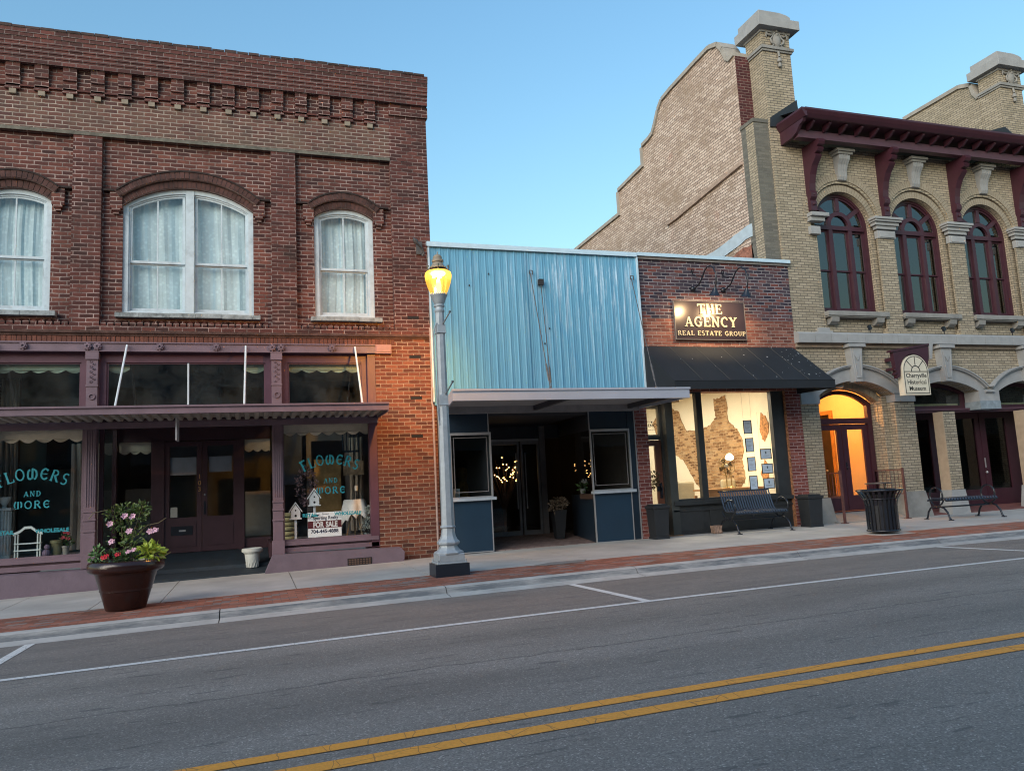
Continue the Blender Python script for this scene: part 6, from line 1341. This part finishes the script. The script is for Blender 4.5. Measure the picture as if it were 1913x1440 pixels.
# ------------------------------------------------------------------ things inside the shops
def birdhouse(x, z, h, y, label, s=1.0):
    t = Thing("birdhouse", (x, y, .46), label, "birdhouse", "white birdhouses in the shop window"); Wb = mat("white_birdhouse_paint", (.85,.86,.85), .6, var=.06)
    t.part(MB().prism([(x-.08*s, z), (x+.08*s, z), (x+.08*s, z+.13*s), (x, z+.24*s), (x-.08*s, z+.13*s)], y-.06, y+.06), "house_body", Wb)
    t.part(MB().prism([(x-.115*s, z+.10*s), (x, z+.265*s), (x+.115*s, z+.10*s), (x+.115*s, z+.125*s), (x, z+.29*s), (x-.115*s, z+.125*s)], y-.075, y+.075), "roof", Wb)
    t.part(MB().box(x-.105*s, x+.105*s, y-.075, y+.075, z-.02, z), "floor_board", Wb)
    for zz, rr_ in ((z+.14*s, .014), (z+.045*s, .02)): t.part(MB().lathe([(.001,0),(rr_,0),(rr_,.002)], (0,0,0), 12).prism([(x+rr_*math.cos(2*math.pi*k/12), zz+rr_*1.1*math.sin(2*math.pi*k/12)) for k in range(12)], y-.063, y-.061) if False else MB().prism([(x+rr_*math.cos(2*math.pi*k/12), zz+rr_*1.1*math.sin(2*math.pi*k/12)) for k in range(12)], y-.064, y-.0605), "entry_hole", BLACKV)
    t.part(MB().box(x-.02*s, x+.02*s, y-.02, y+.02, .47, z-.02), "post", Wb); t.part(MB().box(x-.09, x+.09, y-.07, y+.07, .46, .475), "base", Wb)
birdhouse(.70, .86, .4, 14.68, "shorter white birdhouse on a post at the left of the for-sale sign", 1.0)
birdhouse(1.04, 1.08, .6, 14.80, "taller white birdhouse on a post rising behind the for-sale sign", 1.05)
fs_ = Thing("for_sale_sign", (1.2, 14.58, .47), "white and dark red FOR SALE board with a phone number standing in the shop window", "sign"); SY = 14.56
fs_.part(MB().box(.905, 1.50, SY, SY+.008, .505, .945), "board", mat("white_board", (.85,.87,.88), .5, var=.03))
fs_.part(MB().box(.905, 1.50, SY-.002, SY-.0005, .66, .79), "red_band", mat("dark_red_ink", (.10,.008,.012), .5))
fs_.part(put_text(put_text(MB(), "FOR", .135, 1.09, SY-.002, .678, offset=.006, ext=.0008, sx=.72), "SALE", .135, 1.325, SY-.002, .678, offset=.006, ext=.0008, sx=.72), "white_letters", mat("white_ink", (.7,.7,.7), .5))
mb = MB(); put_text(mb, "704-445-4888", .088, 1.20, SY-.0005, .575, offset=.003, ext=.0008, sx=.98); put_text(mb, "Sporting Realty", .085, 1.22, SY-.0005, .815, offset=.002, ext=.0008, sx=.85); put_text(mb, "Nolen", .05, 1.22, SY-.0005, .895, ext=.0008)
mb.prism([(.93,.84),(1.0,.90),(1.12,.91),(1.08,.875),(.97,.86)], SY-.001, SY-.0002); fs_.part(mb, "dark_letters", mat("navy_ink", (.02,.025,.06), .5))
tb = Thing("draped_stool", (1.76, 15.2, .46), "small round table under a white lace cloth on wooden legs in the shop window", "table")
mb = MB(); vs = []; fs = []; sg = 40; cxx, cyy = 1.80, 15.1
for j, (r, z) in enumerate(((.001, 1.14), (.18, 1.14), (.20, 1.125), (.235, 1.0), (.26, .88))):
    for k in range(sg):
        q = 2*math.pi*k/sg; f = 1+(.14*math.sin(q*6)+.06*math.sin(q*11))*(j/4)**1.3 if j > 1 else 1
        zz = z-(.22*max(0, math.cos(q-math.pi))**3+.1*math.sin(q*5)**2)*(j == 4)-(.1*max(0, math.cos(q-math.pi))**3)*(j == 3)*.4
        vs.append((cxx+r*f*math.cos(q), cyy+r*f*math.sin(q), zz))
for j in range(4):
    for k in range(sg): k2 = (k+1) % sg; fs.append((j*sg+k, j*sg+k2, (j+1)*sg+k2, (j+1)*sg+k))
tb.part(mb.add(vs, fs), "tablecloth", mat("white_lace_cloth", (.82,.81,.78), .9, var=.1, vs=12), smooth=60)
for q in (200, 320, 80): tb.part(MB().tube([(cxx+.03*math.cos(R(q)), cyy+.03*math.sin(R(q)), 1.0), (cxx+.17*math.cos(R(q)), cyy+.17*math.sin(R(q)), .46)], .012, 6), "leg", mat("pale_wood_leg", (.40,.28,.14), .6))
cdl = Thing("candle", (1.84, 15.05, 1.14), "white candle on a dark stick standing on the lace cloth", "candle"); cdl.part(MB().tube([(1.84,15.05,1.14),(1.84,15.05,1.30)], .012, 8), "candlestick", BLACKP); cdl.part(MB().lathe([(.03,0),(.033,.09),(.02,.10),(.002,.105)], (1.84,15.05,1.30), 12), "wax", mat("white_wax", (.75,.72,.65), .5))
wr = Thing("twig_wreath", (.97, 15.2, 1.35), "dusky dried flower wreath hanging in the right shop window", "wreath"); mb = MB(); rnd = random.Random(12)
leafcloud(mb, [((.93+.13*math.cos(a), 15.2, 1.42+.30*math.sin(a)), .07) for a in [i*.45 for i in range(14)]], 420, .055, rnd); wr.part(mb, "dried_leaves", mat("dusky_petal", (.26,.17,.19), .8, var=.4, vs=20))
wt_ = Thing("frosted_shrub", (2.05, 14.9, .46), "small white dusted artificial tree at the right end of the shop window", "plant"); mb = MB(); leafcloud(mb, [((2.0,14.9,.56),.12),((2.02,14.9,.7),.10),((2.03,14.9,.84),.07),((2.04,14.9,.95),.04)], 320, .05, rnd); wt_.part(mb, "foliage", mat("frosted_leaf", (.42,.46,.42), .8, var=.4, vs=18))
stk = Thing("hat_stack", (.62, 15.2, .46), "stack of rounded straw bundles behind the shorter birdhouse", "stack"); 
for k in range(6): stk.part(MB().lathe([(.001,0),(.14,.005),(.16,.035),(.14,.07),(.001,.075)], (.60+.01*(k % 2), 15.15, .46+k*.085), 16), "straw_bundle", mat("olive_straw", (.30,.27,.14), .9, var=.3, vs=15), smooth=50)
shf = Thing("white_shelf_rack", (-3.53, 14.72, .46), "small white arched shelf rack in the left shop window", "rack"); WM = mat("white_rack_paint", (.60,.68,.66), .5, var=.05)
for x in (-3.70, -3.66, -3.38, -3.34): shf.part(MB().box(x-.008, x+.008, 14.68, 14.72, .46, .86), "upright", WM)
for z in (.47, .59, .70): shf.part(MB().box(-3.71, -3.33, 14.66, 14.78, z, z+.018), "shelf", WM)
shf.part(MB().prism([(-3.73,.84),(-3.64,.88),(-3.56,.945),(-3.48,.945),(-3.40,.88),(-3.31,.84),(-3.31,.88),(-3.40,.925),(-3.47,.985),(-3.57,.985),(-3.64,.925),(-3.73,.885)], 14.68, 14.71), "arched_top", WM)
pd_ = Thing("white_pedestal", (-3.95, 15.0, .46), "fluted white pedestal at the left edge of the flower shop window", "pedestal"); mb = MB().box(-4.08,-3.82,14.87,15.13,1.26,1.30).box(-4.08,-3.82,14.87,15.13,.46,.52)
for k in range(12): mb.tube([(-3.95+.09*math.cos(k*.5236), 15.0+.09*math.sin(k*.5236), .52), (-3.95+.09*math.cos(k*.5236), 15.0+.09*math.sin(k*.5236), 1.26)], .022, 6)
pd_.part(mb, "column", mat("plaster_white", (.55,.58,.56), .8)); ur = Thing("stone_urn", (-3.95, 15.0, 1.30), "white urn standing on the fluted pedestal", "urn"); ur.part(MB().lathe([(.04,0),(.03,.04),(.06,.09),(.09,.14),(.10,.18),(.08,.17)], (-3.95,15.0,1.30), 16), "bowl", MATS["plaster_white"], smooth=50)
for i, (x, r, h, lb, fc) in enumerate(((-3.0, .055, .17, "grey clay pot with a red flowering plant at the right of the left shop window", REDP), (-3.28, .05, .13, "brown clay pot beside the white shelf rack", None), (-3.13, .09, .27, "tall olive bucket between two small pots in the left shop window", None))):
    t = Thing("flower_pot", (x, 14.85, .46), lb, "flower pot", "pots in the left shop window"); t.part(MB().lathe([(r*.7,0),(r,h*.8),(r*1.2,h*.82),(r*1.2,h),(r*.9,h)], (x, 14.85, .46), 16), "clay", mat("pot_clay_%s" % ("grey", "brown", "olive")[i], ((.25,.24,.21), (.20,.13,.09), (.14,.14,.07))[i], .8), smooth=40)
    if fc: 
        mb = MB(); leafcloud(mb, [((x,14.85,.75),.08),((x+.05,14.85,.68),.06)], 120, .05, rnd); t.part(mb, "foliage", G1); mb = MB()
        for _ in range(9): petals(mb, (x+rnd.uniform(-.07,.07), 14.78, .78+rnd.uniform(-.06,.1)), .03, rnd)
        t.part(mb, "bloom", mat("dull_red_bloom", (.42,.06,.08), .7))
t = Thing("stuffed_toy", (-3.26, 14.75, .46), "small dusky purple plush figure sitting beside the white shelf rack", "toy"); t.part(MB().ball((-3.27,14.75,.53), .07, 12).ball((-3.25,14.73,.63), .045, 10), "plush", mat("purple_plush", (.16,.12,.18), .95))
# in the blue shop
xt = Thing("lit_twig_tree", (6.05, 19.0, .1), "bare twig tree strung with small warm lights deep inside the blue shop", "tree"); rnd = random.Random(21); mb = MB(); lt = MB()
for k in range(26):
    a = rnd.uniform(-1, 1); top = (6.05+a*.62, 19+rnd.uniform(-.3,.3), 1.45+rnd.uniform(0,.55)); md = (6.05+a*.25, 19+rnd.uniform(-.1,.1), 1.1)
    mb.tube([(6.05,19,.1), (6.05+a*.05,19,.7), md, top], [.02,.016,.009,.004], 5)
    for j in range(2):
        u = rnd.uniform(.45, 1); p = [md[i]+(top[i]-md[i])*u for i in range(3)]; lt.ball((p[0]+rnd.uniform(-.04,.04), p[1]-.02, p[2]+rnd.uniform(-.04,.04)), .0135, 6)
xt.part(mb, "branches", mat("twig_brown", (.10,.06,.04), .8)); o = xt.part(lt, "fairy_lights", emat("fairy_light", (1, .55, .18), 3)); o["kind"] = "stuff"
ld = bpy.data.lights.new("fairy_light_glow", 'POINT'); ld.energy = .12; ld.color = (1, .6, .25); ld.shadow_soft_size = .02
lo = bpy.data.objects.new("fairy_light_glow", ld); lo.location = (0, -.2, 1.6); COL.objects.link(lo); lo.parent = xt.o
dp = Thing("tall_black_planter", (6.22, 15.75, .06), "tall black tapered planter with dried hydrangeas in the recessed entry", "planter")
dp.part(MB().lathe([(.10,0),(.12,.02),(.20,.60),(.21,.62),(.19,.62)], (6.22,15.75,.06), 4, rot=math.pi/4), "planter_body", mat("charcoal_resin", (.018,.021,.025), .55)); mb = MB(); leafcloud(mb, [((6.20,15.7,.80),.14),((6.08,15.65,.76),.12),((6.32,15.7,.84),.10)], 420, .06, rnd, .8); dp.part(mb, "dried_flowers", mat("dried_hydrangea", (.17,.13,.09), .9, var=.4, vs=25))
for i, (x, y, lb) in enumerate(((3.72, 14.7, "small white picture frame in the left display bay"),)):
    t = Thing("picture_frame", (x, y, 1.06), lb, "picture frame"); t.part(MB().prism(rect(x-.06, x+.06, 1.06, 1.24), y, y+.015, holes=[rect(x-.035, x+.035, 1.09, 1.21)]), "frame", mat("white_frame", (.55,.60,.62), .5)); t.part(MB().box(x-.036, x+.036, y+.005, y+.01, 1.085, 1.215), "picture", mat("grey_print", (.30,.33,.34), .7))
t = Thing("mannequin_dress", (4.0, 15.8, .1), "amber dress hanging in the dark left display bay", "dress"); t.part(MB().lathe([(.20,0),(.22,.1),(.13,.6),(.10,.75),(.13,.9),(.11,1.0),(.04,1.03)], (4.12,15.8,1.0-.35), 14, sy=.6), "cloth", mat("amber_cloth", (.22,.12,.03), .8, var=.5, vs=8), smooth=50)
t = Thing("orchid_pot", (6.72, 15.5, 1.0), "white potted orchid on the ledge of the right display bay", "plant"); t.part(MB().lathe([(.05,0),(.07,.11),(.06,.11)], (6.72,15.5,1.0), 14), "pot_body", mat("pale_pot", (.30,.30,.31), .6)); mb = MB(); leafcloud(mb, [((6.72,15.5,1.16),.08)], 60, .09, rnd); t.part(mb, "foliage", G1); mb = MB()
for k in range(6): petals(mb, (6.70+.02*k, 15.45, 1.26+.03*math.sin(k*2)), .03, rnd)
t.part(mb, "flower", mat("white_petal", (.5,.5,.48), .7))
# ------------------------------------------------------------------ in the real estate office
fr_spec = [(10.385,2.275,.105,.15,"topmost tall framed listing in the left column of the office window"),(10.40,1.875,.105,.155,"second tall framed listing from the top in the left column of the office window"),(10.41,1.455,.105,.155,"third tall framed listing from the top in the left column of the office window"),(10.42,1.045,.105,.155,"lowest tall framed listing in the left column of the office window"),
 (10.80,1.665,.145,.115,"topmost wide framed certificate in the right column of the office window"),(10.81,1.34,.145,.11,"middle wide framed certificate in the right column of the office window"),(10.82,1.015,.145,.115,"lowest wide framed certificate in the right column of the office window")]
for i, (x, z, hw, hh, lb) in enumerate(fr_spec):
    y = 14.60; t = Thing("framed_listing", (x, y, z), lb, "framed sheet", "framed sheets hanging in the office window")
    t.part(MB().prism(rect(x-hw, x+hw, z-hh, z+hh), y, y+.012, holes=[rect(x-hw+.016, x+hw-.016, z-hh+.016, z+hh-.016)]), "frame", BLACKP)
    t.part(MB().box(x-hw+.014, x+hw-.014, y+.004, y+.008, z-hh+.014, z+hh-.014), "sheet", mat("blue_grey_sheet", (.62,.74,.90), .5, var=.05))
    mb = MB()
    for k in range(7 if i < 4 else 2): mb.box(x-hw*.6, x+hw*.55-.02*(k % 3), y+.0025, y+.0038, z+hh*.55-k*hh*.18 if i < 4 else z-hh*.35-k*.02, z+hh*.58-k*hh*.18 if i < 4 else z-hh*.31-k*.02)
    if i >= 4: mb.box(x-.018, x+.018, y+.0025, y+.0038, z+.0, z+.055)
    t.part(mb, "print", mat("dim_print", (.12,.16,.22), .6))
for x, ks in ((10.29, 1), (10.50, 1), (10.66, 0), (10.95, 0)):
    o = MB().tube([(x+.0, 14.607, .83), (x, 14.607, 3.04 if ks else 2.6)], .0025, 4).build("hanging_wire", mat("steel_wire", (.2,.2,.2), .4)); tag(o, "thin wires carrying the framed sheets in the office window", "wire", "display wires in the office window")
dk = Thing("wooden_desk", (10.2, 16.0, .06), "long honey coloured wooden desk just inside the office window", "desk"); HW = mat("honey_oak", (.50,.26,.11), .4, var=.2, vs=5)
dk.part(MB().box(9.7, 11.3, 15.30, 15.95, .90, .94), "desk_top", HW); dk.part(MB().box(9.74, 11.26, 15.34, 15.37, .5, .90), "apron", HW)
for x in (9.76, 11.24):
    for y in (15.4, 15.95): dk.part(MB().box(x-.03, x+.03, y-.03, y+.03, .06, .8), "leg", HW)
fn = Thing("brass_desk_fan", (10.32, 15.6, .84), "antique brass caged fan on the desk behind the office window", "fan"); BR = mat("old_brass", (.40,.28,.12), .35, .7, var=.2)
mb = MB().lathe([(.07,0),(.075,.015),(.03,.03),(.018,.06),(.015,.30)], (10.40,15.6,.94), 16); fn.part(mb, "stand", BR, smooth=40); fz = 1.44
for rr_ in (.21, .15, .09): fn.part(MB().tube([(10.40+rr_*math.cos(2*math.pi*k/30), 15.56, fz+rr_*math.sin(2*math.pi*k/30)) for k in range(31)], .008, 5, cap=False), "cage_ring", BR)
for k in range(4):
    q = R(25+90*k); fn.part(MB().prism([(10.40+.04*math.cos(q-.3), fz+.04*math.sin(q-.3)), (10.40+.18*math.cos(q-.35), fz+.18*math.sin(q-.35)), (10.40+.19*math.cos(q+.25), fz+.19*math.sin(q+.25)), (10.40+.04*math.cos(q+.3), fz+.04*math.sin(q+.3))], 15.59, 15.597), "blade", mat("dull_blade", (.20,.16,.10), .4, .5))
fn.part(MB().ball((10.40,15.56,fz), .05, 12), "hub", mat("pale_hub", (.60,.56,.45), .3, .4)); fn.part(MB().tube([(10.40,15.62,1.2),(10.40,15.66,fz)], .015, 6).ball((10.40,15.67,fz), .07, 12), "motor", BR)
dl = Thing("desk_lamp", (10.55, 15.8, .84), "lit white glass desk lamp beside the brass fan", "lamp"); dl.part(MB().lathe([(.07,0),(.06,.02),(.015,.05),(.012,.60),(.03,.62)], (10.66,15.8,.94), 16), "stem", BR, smooth=40)
dl.part(MB().lathe([(.03,.0),(.09,.03),(.10,.07),(.07,.13),(.03,.16),(.001,.165)], (10.66,15.8,1.58), 20), "glass_shade", emat("lit_white_glass", (1, .82, .55), 3.2), smooth=50)
ld = bpy.data.lights.new("desk_lamp_light", 'POINT'); ld.energy = 9; ld.color = (1, .62, .25); ld.shadow_soft_size = .09
lo = bpy.data.objects.new("desk_lamp_light", ld); lo.location = (.16, .2, .86); COL.objects.link(lo); lo.parent = dl.o
for i, (x, y, w_, d_, lb) in enumerate(((9.72, 16.1, .30, .35, "beige upholstered chair behind the middle window post of the office"), (11.15, 16.5, .2, .2, "pale rounded armchair at the right behind the office desk"))):
    t = Thing("armchair", (x, y, .06), lb, "armchair", "armchairs in the office"); UP = mat("beige_upholstery", (.42,.38,.28), .9, var=.08)
    t.part(MB().box(x-w_, x+w_, y-d_, y+d_, .28, .48), "seat", UP, bevel=.03); t.part(MB().box(x-w_, x+w_, y+d_-.08, y+d_+.05, .40, 1.14), "backrest", UP, bevel=.05)
    for s in (-1, 1): t.part(MB().box(x+s*w_-.05, x+s*w_+.05, y-d_, y+d_, .28, .66), "arm", UP, bevel=.03); t.part(MB().box(x+s*w_*.85-.02, x+s*w_*.85+.02, y-d_+.02, y-d_+.06, .06, .28), "leg", mat("dark_wood", (.06,.035,.025), .6))
wv = Thing("door_wreath", (7.97, 14.58, 1.25), "olive twig wreath hanging on the office door", "wreath"); mb = MB(); leafcloud(mb, [((7.97+.05*math.cos(i), 14.58, 1.22+.13*math.sin(i)), .055) for i in range(7)]+[((7.90,14.58,1.02),.03)], 200, .055, rnd); wv.part(mb, "dry_leaves", mat("olive_dry_leaf", (.12,.09,.04), .8, var=.5, vs=22))
# litter specks and leaves on the ground
mb = MB(); rnd = random.Random(77)
for _ in range(60):
    x = rnd.uniform(9, 12.4); y = 14.36-abs(rnd.gauss(0, .12)); q = rnd.uniform(0, 6.28); r = rnd.uniform(.008, .022); z = zs(x)+.003
    mb.add([(x+r*math.cos(q+k*1.57)*(1 if k % 2 else .5), y+r*math.sin(q+k*1.57)*(1 if k % 2 else .5), z+rnd.uniform(0,.006)) for k in range(4)], [(0,1,2,3)])
for _ in range(90):
    x = rnd.uniform(-4, 14); y = rnd.choice([rnd.gauss(9.9, .06), rnd.uniform(5, 9.6), rnd.uniform(10.3, 14)]); z = zs(x)+(RZ(y) if y < 9.74 else (-.085 if y < 9.97 else .0))+.003; r = rnd.uniform(.005, .014); q = rnd.uniform(0, 6.28)
    mb.add([(x+r*math.cos(q+k*1.57), y+r*math.sin(q+k*1.57)*.6, z) for k in range(4)], [(0,1,2,3)])
o = mb.build("fallen_leaf_litter", mat("dry_litter", (.20,.15,.10), .9, var=.5, vs=3)); tag(o, "scattered specks and dry leaf scraps along the pavement", "litter", kind="stuff")
